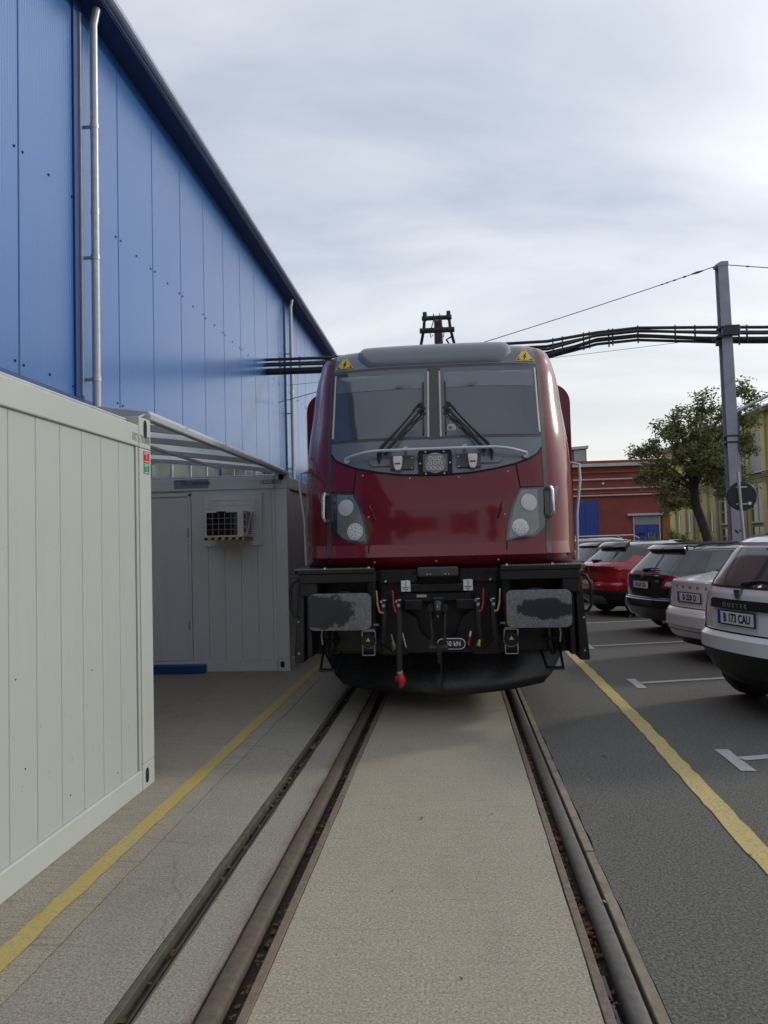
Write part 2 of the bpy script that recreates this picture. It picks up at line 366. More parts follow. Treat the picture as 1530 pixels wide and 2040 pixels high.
M['car_black'] = mat('black car paint', (.008, .008, .011), .12, 0, .1, 2, coat=1)
M['car_red'] = mat('red car paint', (.36, .012, .022), .15, .1, .05, 2, coat=1)
M['car_grey'] = mat('dark grey car paint', (.04, .043, .05), .15, .2, .1, 2, coat=1)
M['car_glass'] = mat('car glass', (.045, .062, .062), .05, 0, .25, 1.5, spec=1)
M['car_plastic'] = mat('black car plastic', (.012, .012, .014), .5, 0, .15, 9)
M['tail'] = mat('red tail light', (.28, .008, .012), .1, 0, .2, 12, coat=1)
M['eu_blue'] = mat('plate blue', (.01, .045, .28), .5)
M['rim'] = mat('alloy rim', (.35, .35, .36), .3, .8)
M['mat_blue'] = mat('blue step paint', (.02, .06, .26), .6, 0, .15, 5)
M['reflector'] = mat('lamp reflector', (.30, .32, .33), .25, .1, .2, 20, coat=.8)
M['gutter'] = mat('pale blue grey gutter', (.46, .52, .62), .4, .1, .06, 3)
M['sign_back'] = mat('black sign back', (.012, .013, .017), .5)
# ------------------------------------------------------------------ ground and track
def jit_edge(x, y0, y1, amp, step=.12, seed=1):
    rnd = random.Random(seed); n = max(2, int((y1 - y0) / step)); e = []; j = 0
    for i in range(n + 1):
        j = j * .6 + rnd.uniform(-amp, amp) * .6; e.append((x + j, y0 + (y1 - y0) * i / n))
    return e
def strip(name, le, re_, z, mt, depth=.12, kind=True):
    # le / re_: lists of (x, y) of equal length, left and right edges
    n = min(len(le), len(re_)); le = le[:n]; re_ = re_[:n]; mb = MB()
    rows = [[(a[0], a[1], z - depth), (a[0], a[1], z), (b[0], b[1], z), (b[0], b[1], z - depth)] for a, b in zip(le, re_)]
    mb.quadstrip(rows); o = mb.build(name, mt)
    return struct(o) if kind else o
Y0, Y1 = -4.0, 70.0
def E(x, amp=0.0, seed=1, y0=Y0, y1=Y1, step=.12): return jit_edge(x, y0, y1, amp, step, seed)
seam = E(-1.70, .008, 3)
strip('concrete_apron', E(-60), [(x - .003, y) for x, y in seam], 0, M['concrete'])
strip('concrete_strip', [(x + .003, y) for x, y in seam], E(-1.268, .004, 4), .001, M['strip'])
strip('concrete_kerb_strip', E(-1.160, .004, 5), E(-.962, .006, 6), 0, M['kerb'])
strip('track_slab', E(-.762, .003, 7), E(.462, .003, 8), 0, M['slab'])
strip('asphalt_road', E(.692, .012, 9), E(80), -.001, M['asphalt'])
struct(MB().box(-1.3, .8, Y0, Y1, -.30, -.075).build('groove_bed', M['dirt']))
struct(MB().box(-900, 900, -600, 1200, -.6, -.31).build('ground', M['ground']))
struct(MB().box(-60, 80, Y1, 160, -.30, -.004).build('far_yard', M['asphalt']))
struct(MB().box(-60, 80, -40, Y0, -.30, -.004).build('rear_yard', M['asphalt']))

def rail(x0, x1, label, mt):
    mb = MB(); w = x1 - x0
    prof = [(x0, -.045), (x0, -.012), (x0 + .006, -.003), (x0 + w * .2, .002), (x0 + w * .5, .0035), (x1 - w * .2, .002), (x1 - .006, -.003), (x1, -.012), (x1, -.045), (x1 - w * .4, -.06), (x1 - w * .4, -.075), (x0 + w * .4, -.075), (x0 + w * .4, -.06)]
    mb.prism(prof, Y0, Y1, 'y'); o = mb.build('rail', mt, None, True, 0, 1, 50)
    return tag(o, label, 'rail', 'running rails of the track')
rail(-.955, -.872, 'brown rusty steel rail on the left side of the concrete track slab', M['rail'])
rail(.555, .628, 'smooth grey steel rail on the right, beside the asphalt', M['rail_bright'])
g = thing('edge_angle', 'long rusty brown steel edging along the right side of the track slab', 'edging', (0, 0, 0), 0, 'steel edgings beside the rails')
MB().box(.466, .503, Y0, Y1, -.06, .004).build('flange', M['rust'], g, False, .003)
g = thing('edge_angle', 'long rusty brown steel edging along the left side of the track slab', 'edging', (0, 0, 0), 0, 'steel edgings beside the rails')
MB().box(-.803, -.766, Y0, Y1, -.06, .004).build('flange', M['rust'], g, False, .003)
g = thing('flangeway_channel', 'dark steel channel with twin rods and leaves sunk in the concrete left of the track', 'channel')
MB().box(-1.264, -1.236, Y0, Y1, -.07, .002).build('side_plate', M['greensteel'], g, False, .002)
MB().box(-1.172, -1.162, Y0, Y1, -.07, .001).build('side_plate', M['greensteel'], g, False, .002)
MB().box(-1.236, -1.172, Y0, Y1, -.074, -.05).build('channel_floor', M['dirt'], g)
for x in (-1.205, -1.186): MB().tube([(x, Y0, -.034), (x, Y1, -.034)], .0075, 8).build('rod', M['greensteel'], g, True)
g = thing('timber_sleeper_edge', 'weathered timber boards laid end to end between right rail and asphalt', 'timber edging')
y = Y0; rnd = random.Random(5)
while y < 40:
    l_ = rnd.uniform(2.2, 2.9)
    MB().box(.642 + rnd.uniform(-.002, .002), .688 + rnd.uniform(-.003, .003), y, y + l_ - .006, -.07, rnd.uniform(-.003, .003)).build('board', M['timber'], g, False, .004)
    y += l_

# painted lines
def wobbly(name, pts, w, mt, z, label, cat, group=None, seed=1, amp=.008):
    rnd = random.Random(seed); rows = []
    P_ = []
    for (a, b) in zip(pts[:-1], pts[1:]):
        a, b = Vector((*a, 0)), Vector((*b, 0)); n = max(2, int((b - a).length / .12))
        P_ += [a.lerp(b, i / n) for i in range(n)]
    P_.append(Vector((*pts[-1], 0)))
    for i, p in enumerate(P_):
        d = (P_[min(i + 1, len(P_) - 1)] - P_[max(i - 1, 0)]).normalized(); r = Vector((d.y, -d.x, 0))
        a = p - r * (w / 2 + rnd.uniform(-amp, amp)); b = p + r * (w / 2 + rnd.uniform(-amp, amp))
        rows.append([(a.x, a.y, z), (b.x, b.y, z)])
    return tag(MB().quadstrip(rows).build(name, mt, None, False, 0, 1, 35, False), label, cat, group)
wobbly('painted_line', [(-1.875, Y0), (-1.885, 5), (-1.90, 12), (-1.93, 40)], .105, M['yellow_l'], .004, 'faded mustard yellow line on the concrete beside the white containers', 'road marking')
wobbly('painted_line', [(1.44, Y0), (1.50, 3.0), (1.555, 5.3), (1.60, 7.0), (1.615, 9), (1.63, 12), (1.66, 40)], .125, M['yellow_r'], .004, 'pale yellow line on dark asphalt right of the rails', 'road marking', None, 4, .007)
HD = Vector((math.sin(R(75)), math.cos(R(75)), 0))
where = ['nearest one, cut by the right picture edge', 'second nearest, ending under the white SUV', 'running under the white car with letters', 'farthest, running under the black estate']
for i, yy in enumerate((5.92, 8.97, 12.05, 15.2)):
    x0 = 1.995
    mb = MB(); a = Vector((x0, yy, 0))
    mb.quadstrip([[(x0 - .05, yy - .29, .004), (x0 + .055, yy - .29, .004)], [(x0 - .045, yy, .004), (x0 + .05, yy, .004)], [(x0 - .05, yy + .27, .004), (x0 + .055, yy + .27, .004)]])
    p = a + HD * .06; q = a + HD * 4.9; n_ = Vector((-HD.y, HD.x, 0)) * .048
    mb.quadstrip([[tuple(p - n_ + Vector((0, 0, .004))), tuple(p + n_ + Vector((0, 0, .004)))], [tuple(q - n_ + Vector((0, 0, .004))), tuple(q + n_ + Vector((0, 0, .004)))]])
    tag(mb.build('bay_marking', M['white_line'], None, False, 0, 1, 35, False), 'white T shaped bay line, ' + where[i], 'road marking', 'white parking bay lines')

# leaves and dirt
def leaf_mesh(rnd, s):
    mb = MB(); n = 7; pts = []
    for k in range(n):
        a = 2 * math.pi * k / n; r = s * (1 if k % 2 == 0 else .72) * rnd.uniform(.7, 1.1)
        pts.append((r * math.cos(a), r * .62 * math.sin(a), abs(math.cos(a)) * s * rnd.uniform(.05, .55)))
    mb.v = [(0, 0, s * .06)] + pts; mb.f = [(0, 1 + k, 1 + (k + 1) % n) for k in range(n)]
    return mb
def litter(name, x0, x1, z, n, seed, mt, label, ymax=9.0, clump=.55, s0=.016, s1=.030):
    rnd = random.Random(seed); mb = MB(); cl = [rnd.uniform(1.8, ymax) for _ in range(11)]
    for i in range(n):
        y = rnd.gauss(rnd.choice(cl), .16) if rnd.random() < clump else rnd.uniform(1.6, ymax)
        l_ = leaf_mesh(rnd, rnd.uniform(s0, s1)); mtx = Matrix.Translation((rnd.uniform(x0, x1), y, z + rnd.uniform(0, .02))) @ Matrix.Rotation(rnd.uniform(0, 6.28), 4, 'Z') @ Matrix.Rotation(rnd.uniform(-.7, .7), 4, 'X')
        b = len(mb.v); mb.v += [tuple(mtx @ Vector(p)) for p in l_.v]; mb.f += [tuple(b + k for k in f) for f in l_.f]
    return tag(mb.build(name, mt, None, False, 0, 1, 35, False), label, 'leaf litter', None, 'stuff')
litter('leaf_litter', .508, .548, -.070, 300, 3, M['leaf_a'], 'brown dead leaves caught in the groove along the right rail', 9, .85, .012, .026)
litter('leaf_litter', -.862, -.810, -.070, 130, 4, M['leaf_a'], 'brown dead leaves in the groove along the left rail', 9, .8, .012, .024)
litter('leaf_litter', -1.232, -1.20, -.046, 170, 5, M['leaf_a'], 'brown dead leaves in the sunken channel left of the track', 9, .75)
litter('grit_litter', .50, .55, -.072, 300, 8, M['leaf_b'], 'pale grit and leaf bits in the right rail groove', 9, .2, .004, .009)
litter('grit_litter', -.865, -.808, -.072, 200, 9, M['leaf_b'], 'pale grit and leaf bits in the left rail groove', 9, .2, .004, .009)
o = MB().quadstrip([[(.507, 2.3, -.066), (.552, 2.3, -.066)], [(.506, 2.75, -.066), (.553, 2.75, -.066)], [(.507, 3.15, -.066), (.551, 3.15, -.066)]]).build('puddle', M['water'])
tag(o, 'dark puddle of water in the groove beside the right rail', 'puddle', None, 'stuff')
rnd = random.Random(12)
LV = [(-.245, 4.66, .020, 'leaf_a', 'curled brown leaf lying on the left half of the track slab'), (.18, 4.75, .010, 'leaf_a', 'tiny dark leaf scrap in the middle of the track slab'),
      (-.02, 2.98, .012, 'leaf_a', 'small dark leaf at the front of the track slab, near the lower edge'), (.635, 3.62, .020, 'leaf_b', 'pale tan leaf lying across the right rail'),
      (1.47, 4.17, .016, 'leaf_b', 'pale pink tan leaf on the asphalt beside the yellow line'), (1.08, 6.0, .022, 'leaf_a', 'dark brown leaf on asphalt midway between rail and yellow line'),
      (.86, 5.4, .018, 'leaf_b', 'flat pale grey leaf on asphalt near the timber edging'), (-.34, 3.7, .009, 'leaf_a', 'dark leaf scrap at the left side of the slab')]
for (x, y, s, k, lb) in LV:
    o = leaf_mesh(rnd, s).build('fallen_leaf', M[k]); o.location = (x, y, .004); o.rotation_euler = (0, 0, rnd.uniform(0, 6)); tag(o, lb, 'leaf', 'fallen leaves on the ground')

# ------------------------------------------------------------------ blue hall
hall = thing('blue_hall', 'tall blue sheet metal industrial hall along the left side', 'building', (0, 0, 0))
XW = -5.0; pw = 1.36; y0 = 8.49 - 6 * pw
MB().box(-24, XW - .10, -14, 60, 0, 9.15).build('core', M['blue_dark'], hall)
pm = None
k = 0
while y0 + k * pw < 56:
    ya = y0 + k * pw
    if pm is None:
        mb = MB(); t = .014
        prof = [(0, .004), (.006, 0)] 
        mb.prism([(XW - .08, .008), (XW - .010, .008), (XW, .018), (XW, pw - .018), (XW - .010, pw - .008), (XW - .08, pw - .008)], 3.72, 9.25, 'z')
        o = mb.build('wall_panel', M['blue'], hall); pm = o
    else: o = share(pm, 'wall_panel', hall)
    o.location = (0, ya, 0); k += 1
mb = MB()
for kk in range(4, 34):
    for z in (6.42, 3.86, 9.12):
        for d in (.09, pw * .5, pw - .09):
            if z == 9.12 and d == pw * .5: continue
            mb.lathe([(.0001, .012), (.016, .008), (.018, 0)], 6, 'x', (XW + .001, y0 + kk * pw + d, z + random.uniform(-.015, .015)))
tag(mb.build('screw_heads', M['hole'], hall), None, None, None, 'stuff')
# trim and downpipes
MB().box(XW, XW + .028, 9.80, 10.02, 3.72, 9.25).build('corner_trim', M['blue_trim'], hall)
MB().box(XW, XW + .028, 22.88, 23.0, 3.72, 9.25).build('corner_trim', M['blue_dark'], hall)
MB().box(XW + .03, XW + .055, 9.93, 9.975, 3.75, 9.1).build('conduit', M['galv'], hall)
for yy in (10.09, 23.1):
    d = MB().tube([(XW + .17, yy, 3.0), (XW + .17, yy, 9.0), (XW + .22, yy, 9.24)], .056, 14).build('downpipe', M['galv'], hall, True)
    mb = MB()
    for z in (4.0, 5.7, 7.55): mb.lathe([(.056, z - .035), (.063, z - .03), (.063, z + .03), (.056, z + .035)], 14, 'z', (XW + .17, yy, 0)); mb.box(XW, XW + .12, yy - .012, yy + .012, z - .02, z + .02)
    mb.lathe([(.056, 6.4), (.060, 6.38), (.060, 6.30)], 14, 'z', (XW + .17, yy, 0))
    mb.build('pipe_bracket', M['galv'], d, True)
# eave
MB().box(XW - .1, XW + .34, -14, 56.2, 9.25, 9.31).build('soffit', M['blue_dark'], hall)
MB().box(XW + .34, XW + .36, -14, 56.2, 9.30, 9.42).build('fascia', M['gutter'], hall)
MB().tube([(XW + .42, -14, 9.37), (XW + .42, 56.2, 9.37)], .062, 10).build('gutter', M['gutter'], hall, True)
MB().prism([(XW + .36, 9.42), (-24, 11.2), (-24, 11.0), (XW - .1, 9.31)], -14, 56.2, 'y').build('roof', M['galv'], hall)
MB().box(XW - .09, XW + .02, -14, 56, 3.66, 3.72).build('drip_rail', M['blue_trim'], hall)
# window band below the panels
MB().box(XW - .1, XW - .02, -14, 56, 0, 1.1).build('plinth', M['blue_trim'], hall)
MB().box(XW - .099, XW - .085, -14, 56, 1.1, 3.66).build('mullion_backing', M['blue_trim'], hall)
yy = 5.6; wp = None
while yy < 40:
    for (a, b) in ((1.12, 2.3), (2.36, 3.64)):
        o = MB().box(XW - .07, XW - .055, yy + .03, yy + .95, a, b).build('window_pane', M['winglass'], hall)
    f = MB().box(XW - .055, XW - .02, yy - .03, yy + .03, 1.1, 3.66).build('window_frame', M['galv'] if (int(yy) % 4) else M['blue_trim'], hall)
    yy += .98
MB().box(XW - .053, XW - .025, 5.6, 40, 2.30, 2.36).build('window_transom', M['galv'], hall)

# ------------------------------------------------------------------ office containers
def casting(parent, x0, x1, y0, y1, z0, z1, mt, hole_face, hp, hr):
    c = MB().box(x0, x1, y0, y1, z0, z1).build('corner_casting', mt, parent, False, .006, 2)
    rx, rz = hr; mb = MB(); rows = []; n = 18
    for dd in (0, .003):
        row = []
        for k in range(n):
            a = 2 * math.pi * k / n
            ex, ez = abs(math.cos(a)) ** .7 * math.copysign(1, math.cos(a)) * rx, abs(math.sin(a)) ** .7 * math.copysign(1, math.sin(a)) * rz
            row.append((x1 + dd, hp[0] + ex, hp[1] + ez) if hole_face == 'x' else (hp[0] + ex, y0 - dd, hp[1] + ez))
        rows.append(row)
    mb.quadstrip(rows, True); mb.f.append(tuple(range(n, 2 * n)))
    mb.build('casting_hole', M['hole'], c)
    return c
# near container: long side faces +x
XC = -2.165
c1 = thing('office_container', 'near white site container at the left, long panelled side, red and green stickers', 'container', (0, 0, 0), 0, 'white office containers')
ya, yb, ht = -.70, 5.36, 2.58
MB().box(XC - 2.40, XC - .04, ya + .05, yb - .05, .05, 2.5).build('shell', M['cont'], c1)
MB().box(XC - .10, XC, ya, yb - .21, .0, .145).build('bottom_rail', M['cont_frame'], c1, False, .008, 2)
MB().box(XC - .10, XC, ya, yb - .21, 2.365, 2.515).build('top_rail', M['cont_frame'], c1, False, .008, 2)
MB().box(XC - .50, XC - .08, ya, yb - .21, 2.515, 2.565).build('roof_edge', M['galv'], c1, False, .01, 2)
MB().box(XC - .16, XC + .001, yb - .205, yb, .175, 2.36).build('corner_post', M['cont_frame'], c1, False, .008, 2)
MB().box(XC - .06, XC - .008, yb - .245, yb - .207, .147, 2.363).build('post_gasket', M['cont'], c1)
MB().box(XC - 2.44, XC - .17, yb - .12, yb, 0, .145).build('bottom_rail', M['cont_frame'], c1, False, .008)
MB().box(XC - 2.44, XC - .17, yb - .12, yb, 2.365, 2.515).build('top_rail', M['cont_frame'], c1, False, .008)
MB().box(XC - 2.44, XC - 2.28, yb - .205, yb, 0, 2.58).build('corner_post', M['cont_frame'], c1, False, .008)
casting(c1, XC - .16, XC, yb - .205, yb, -.0, .172, M['cont_frame'], 'x', (yb - .135, .088), (.026, .05))
casting(c1, XC - .16, XC, yb - .205, yb, 2.363, 2.58, M['cont_frame'], 'x', (yb - .10, 2.50), (.028, .065))
ye = yb - .25; pn = None; yy = ye
while yy - .252 > ya:
    if pn is None:
        pn = MB().prism([(XC - .05, .0), (XC - .022, .0), (XC - .018, -.004), (XC - .018, -.246), (XC - .022, -.250), (XC - .05, -.250)], .147, 2.363, 'z').build('wall_panel', M['cont'], c1); o = pn
    else: o = share(pn, 'wall_panel', c1)
    o.location = (0, yy, 0); yy -= .252
mb = MB()
for k in range(9):
    mb.lathe([(.0001, .003), (.004, .002), (.005, 0)], 6, 'x', (XC - .0175, random.uniform(2.6, 5.0), random.choice((.55, 1.0, 1.05, 1.1, .3)) + random.uniform(-.1, .1)))
tag(mb.build('rivets', M['hole'], c1), None, None, None, 'stuff')
for (z0, z1, mm) in ((2.265, 2.345, 'sred'), (2.185, 2.262, 'sgreen')):
    s_ = MB().box(XC, XC + .0035, yb - .135, yb - .035, z0, z1).build('sticker', M[mm], c1)
    text('\u2691' if False else 'i', .045, M['paper'], s_, (XC + .0045, yb - .085, (z0 + z1) / 2 - .004), (R(90), 0, R(90)), 1.3, name='pictogram')
    for q in range(3): MB().box(XC + .0035, XC + .005, yb - .125, yb - .045 - .02 * q, z1 - .010 - .008 * q, z1 - .007 - .008 * q).build('print_line', M['paper'], s_)
    MB().box(XC + .0035, XC + .005, yb - .125, yb - .045, z0 + .006, z0 + .010).build('print_line', M['paper'], s_)
text('182528381', .085, M['tag'], c1, (XC + .001, yb - .17, 2.425), (R(90), 0, R(90)), .85, name='container_number', ext=.001)
text('182528381', .079, M['ink'], c1, (XC + .0008, yb - .172, 2.4235), (R(90), 0, R(90)), .85, name='number_shadow', ext=.0006)
# far container: end faces the camera
c2 = thing('office_container', 'far light grey site container with door and air conditioner, between near container and locomotive', 'container', (0, 0, 0), 0, 'white office containers')
XD, ZD = -2.20, 2.65; yf = 10.05
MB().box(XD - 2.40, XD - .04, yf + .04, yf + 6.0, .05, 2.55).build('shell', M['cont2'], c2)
MB().box(XD - 2.27, XD - .17, yf, yf + .1, 0, .14).build('bottom_rail', M['cont2'], c2, False, .008, 2)
MB().box(XD - 2.27, XD - .17, yf, yf + .1, 2.42, 2.585).build('top_rail', M['cont2'], c2, False, .008, 2)
MB().box(XD - 2.27, XD - .17, yf + .05, yf + .4, 2.585, 2.615).build('roof_edge', M['galv'], c2, False, .01)
for x in (XD - .16, XD - 2.44):
    MB().box(x, x + .16, yf - .001, yf + .2, .17, 2.415).build('corner_post', M['cont2'], c2, False, .01, 2)
    casting(c2, x, x + .16, yf - .002, yf + .2, 0, .168, M['cont2'], 'y', (x + .06, .088), (.028, .042))
    casting(c2, x, x + .16, yf - .002, yf + .2, 2.418, ZD, M['cont2'], 'y', (x + .085, 2.57), (.036, .042))
MB().box(XD - .1, XD, yf + .21, yf + 5.9, 0, .14).build('bottom_rail', M['cont2'], c2, False, .008)
MB().box(XD - .1, XD, yf + .21, yf + 5.9, 2.42, 2.585).build('top_rail', M['cont2'], c2, False, .008)
pn = None
for k in range(22):
    if pn is None: pn = MB().box(XD - .05, XD - .018, 0, .25, .142, 2.418).build('side_panel', M['cont2'], c2, False, .005); o = pn
    else: o = share(pn, 'side_panel', c2)
    o.location = (0, yf + .22 + k * .254, 0)
x = XD - .165; pn = None
widths = [.05, .20, .225, .225, .225, .225]
for w in widths:
    MB().box(x - w + .003, x, yf + .018, yf + .05, .142, 2.418).build('wall_panel', M['cont2'], c2, False, .004); x -= w
xd1 = x - .01                                                       # door right edge about -3.6
f = MB().box(xd1 - .03, xd1 + .005, yf + .008, yf + .05, .142, 2.40).build('door_frame', M['cont2'], c2, False, .004)
MB().box(xd1 - .86, xd1 + .005, yf + .008, yf + .05, 2.345, 2.39).build('door_frame', M['cont2'], c2, False, .004)
dr = MB().box(xd1 - .84, xd1 - .034, yf + .015, yf + .05, .15, 2.335).build('door', M['cont2'], c2, False, .004)
for z in (.62, 1.86): MB().tube([(xd1 - .032, yf + .006, z - .06), (xd1 - .032, yf + .006, z + .06)], .011, 8).build('hinge', M['galv'], dr, True)
MB().box(xd1 - .75, xd1 - .65, yf - .03, yf + .012, 1.05, 1.08).build('handle', M['galv'], dr, False, .008)
lg = MB().box(-3.74, -3.265, yf - .004, yf, 2.452, 2.575).build('logo_plate', M['greyblind'], c2)
text('CTX CONTAINEX', .062, M['eu_blue'], lg, (-3.44, yf - .006, 2.515), (R(90), 0, 0), .82, bold=.0015)
MB().box(-3.73, -3.57, yf - .0055, yf - .004, 2.548, 2.556).build('print_line', M['eu_blue'], lg)
text('182528383', .082, M['ink'], c2, (-2.415, yf - .003, 2.505), (R(90), 0, 0), .80, name='container_number')
MB().box(-4.35, -3.325, yf - .16, yf - .003, .004, .105).build('step_board', M['mat_blue'], c2, False, .006)
# infill panel round the air conditioner
ip = MB().box(-3.325, -2.535, yf - .010, yf + .016, 1.665, 2.37).build('infill_panel', M['white'], c2, False, .004)
for (a, b, c_, d) in ((-3.24, -2.62, 1.98, 2.30), (-3.18, -2.66, 1.98, 2.23)):
    mb = MB(); mb.box(a, b, yf - .02, yf - .0105, d - .02, d); mb.box(a, a + .02, yf - .02, yf - .0105, c_, d - .021); mb.box(b - .02, b, yf - .02, yf - .0105, c_, d - .021)
    mb.build('frame_strip', M['white'], ip)
    yf -= .0005
yf = 10.05
ac = thing('air_conditioner', 'white box window air conditioner with black grille and hazard striped tray on the grey container', 'air conditioner', (-2.925, yf - .022, 1.76))
MB().box(-.255, .255, -.43, 0, .02, .36).build('casing', M['white'], ac, False, .010, 2)
MB().box(-.225, .175, -.434, -.428, .045, .335).build('condenser', M['hole'], ac)
for i in range(1, 5): MB().box(-.225 + .08 * i - .003, -.225 + .08 * i + .003, -.440, -.434, .045, .335).build('grille_bar', M['tag'], ac)
for i in range(1, 4): MB().box(-.225, .175, -.444, -.440, .045 + .0725 * i - .003, .045 + .0725 * i + .003).build('grille_bar', M['tag'], ac)
for i in range(14): MB().box(.130, .172, -.439, -.4345, .06 + .019 * i, .066 + .019 * i).build('fin', M['greyblind'], ac)
MB().box(-.09, .03, -.445, -.4305, .335, .352).build('label_strip', M['ink'], ac)
for j in range(3): MB().box(.255, .2575, -.40, -.33, .07 + .09 * j, .14 + .09 * j).build('vent', M['grey_lo'], ac)
for i in range(12):
    MB().box(.255, .2575, -.27, -.06, .06 + .024 * i, .072 + .024 * i).build('vent', M['grey_lo'], ac)
MB().tube([(.262, -.30, .04), (.262, -.08, .33), (.262, -.01, .36)], .008, 6).build('stay_rod', M['white'], ac, True)
MB().box(-.265, .265, -.445, -.006, -.018, .018).build('tray', M['warn'], ac, False, .003)
for i in range(6):
    a = -.262 + i * .09
    MB().prism([(a, -.017), (a + .045, -.017), (a + .06, .017), (a + .015, .017)], -.4468, -.4445, 'y').build('stripe', M['ink'], ac)
for i in range(5):
    a = -.43 + i * .085
    MB().prism([(a, -.017), (a + .042, -.017), (a + .056, .017), (a + .014, .017)], .2645, .2668, 'x').build('stripe', M['ink'], ac)

# canopy spanning between the containers and the hall
can = thing('canopy', 'grey curved polycarbonate canopy between the two containers and the blue hall', 'canopy')
def cz(x):                                                          # roof height: low at the front edge, rising towards the hall
    t = (-2.20 - x) / 2.75; return 2.60 + .25 * math.sin(t * math.pi / 2)
xs = [-2.20 - 2.75 * i / 10 for i in range(11)]
YR = [5.42, 6.25, 7.35, 8.75, 10.02]
for a, b in zip(YR[:-1], YR[1:]):
    mb = MB(); mb.quadstrip([[(x, a + .02, cz(x) + .052), (x, b - .02, cz(x) + .052), (x, b - .02, cz(x) + .062), (x, a + .02, cz(x) + .062)] for x in xs], True)
    mb.build('roof_sheet', M['poly'], can, True)
for yv in YR:
    mb = MB()
    for p, q in zip(xs[:-1], xs[1:]): mb.bar((p, yv, cz(p) + .022), (q, yv, cz(q) + .022), .05, .055)
    mb.build('rafter', M['canopy_frame'], can)
MB().box(-2.23, -2.17, 5.38, 10.04, 2.585, 2.635).build('front_beam', M['canopy_frame'], can, False, .008)
MB().box(-4.99, -4.94, 5.38, 10.04, 2.80, 2.88).build('wall_beam', M['canopy_frame'], can, False, .008)
for xx in (-3.1, -4.0): MB().box(xx - .02, xx + .02, 5.45, 10.0, cz(xx) - .03, cz(xx) - .005).build('purlin', M['canopy_frame'], can)
MB().tube([(-2.25, 5.30, 2.50), (-2.235, 5.32, 2.60), (-2.22, 5.40, 2.63)], .012, 6).build('hook', M['galv'], can, True)
# pipe bridge
pb = thing('pipe_bridge', 'bundle of black insulated pipes crossing overhead from the blue hall past the pole', 'pipe bridge', (0, .5, .13))
pts = [(-5.0, 20.0), (-3.2, 20.0), (.6, 20.0), (2.6, 20.0), (3.9, 20.0), (4.95, 20.0), (6.9, 20.0), (8.1, 20.0), (14, 20.0)]
zt = [6.62, 6.60, 6.74, 6.76, 6.93, 7.0, 6.92, 6.86, 6.7]
for i, (dz, r, dyy, dw) in enumerate(((0, .042, 0, 0), (-.09, .036, .1, .3), (-.18, .04, -.1, .9), (-.24, .034, .14, .5), (-.31, .052, 0, 1.2), (-.37, .038, .08, .8))):
    P_ = []
    for (x, yv), z in zip(pts, zt):
        bend = (-.06 * dw if 2 < x < 3.5 else 0) + (.10 * dw if 3.5 < x < 4.5 else 0) + (.09 * dw if 4.8 < x < 6 else 0)
        P_.append((x, yv + dyy, z + dz + bend))
    MB().tube(P_, r, 8).build('pipe', M['pipe'], pb, True)
for xx in (-4.6, -4.05, -3.4, 2.75, 3.0, 3.55, 3.7, 4.2, 4.3, 4.95, 5.9, 6.4, 7.5, 7.7, 8.6):
    z = 0
    for (a, za_), (b, zb_) in zip(zip([p[0] for p in pts], zt), zip([p[0] for p in pts][1:], zt[1:])):
        if a <= xx <= b: z = za_ + (zb_ - za_) * (xx - a) / (b - a)
    MB().box(xx - .014, xx + .014, 19.97, 20.03, z - .42 + .04 * math.sin(xx * 9), z + .06).build('hanger', M['pipe'], pb)
# ------------------------------------------------------------------ locomotive (origin: buffer face plane on the track axis)
def itp(T, z):
    if z <= T[0][0]: return T[0][1]
    for (a, u), (b, v) in zip(T[:-1], T[1:]):
        if z <= b: return u + (v - u) * (z - a) / (b - a)
    return T[-1][1]
def smooth_itp(T, k0=-9):
    n = len(T); d = [(T[i + 1][1] - T[i][1]) / (T[i + 1][0] - T[i][0]) for i in range(n - 1)]
    mm = [d[0]] + [0 if d[i - 1] * d[i] <= 0 else 2 * d[i - 1] * d[i] / (d[i - 1] + d[i]) for i in range(1, n - 1)] + [d[-1]]
    def f(z):
        if z <= T[0][0]: return T[0][1]
        if z >= T[-1][0]: return T[-1][1]
        for i in range(n - 1):
            if z <= T[i + 1][0]:
                h = T[i + 1][0] - T[i][0]; t = (z - T[i][0]) / h
                if z < k0: return T[i][1] + d[i] * h * t
                return T[i][1] * (2 * t ** 3 - 3 * t * t + 1) + mm[i] * h * (t ** 3 - 2 * t * t + t) + T[i + 1][1] * (3 * t * t - 2 * t ** 3) + mm[i + 1] * h * (t ** 3 - t * t)
    return f
ZP = [(1.40, .46), (1.425, .43), (1.44, .385), (1.52, .315), (1.635, .378), (2.0, .418), (2.28, .475), (2.62, .59), (3.0, .78), (3.38, .985), (3.48, 1.05), (3.60, 1.125), (3.67, 1.20), (3.71, 1.30), (3.735, 1.42), (3.755, 1.70), (3.77, 2.3)]
WP = [(1.4, 1.372), (1.8, 1.383), (2.3, 1.39), (2.6, 1.38), (3.0, 1.347), (3.35, 1.312), (3.53, 1.267), (3.64, 1.225), (3.69, 1.185), (3.72, 1.14), (3.745, 1.07), (3.76, .96), (3.77, .8)]
DP = [(2.4, 1.1), (3.0, .95), (3.4, .75), (3.7, .5), (3.83, .4)]
NS = 3.2
fz, fW, fD = smooth_itp(ZP, 1.64), smooth_itp(WP), smooth_itp(DP)
def FSy(x, z):
    W = fW(z); t = min(abs(x) / W, .9999); return fz(z) + fD(z) * (1 - (1 - t ** NS) ** (1 / NS))
def surf(fn, e=.01):
    def f(a, b, off):
        p = fn(a, b); u = (fn(a + e, b) - fn(a - e, b)); v = (fn(a, b + e) - fn(a, b - e)); n = u.cross(v).normalized()
        return p + n * off
    return f
LF = surf(lambda x, z: Vector((x, FSy(x, z), z)))                   # normal points to -y (outwards)
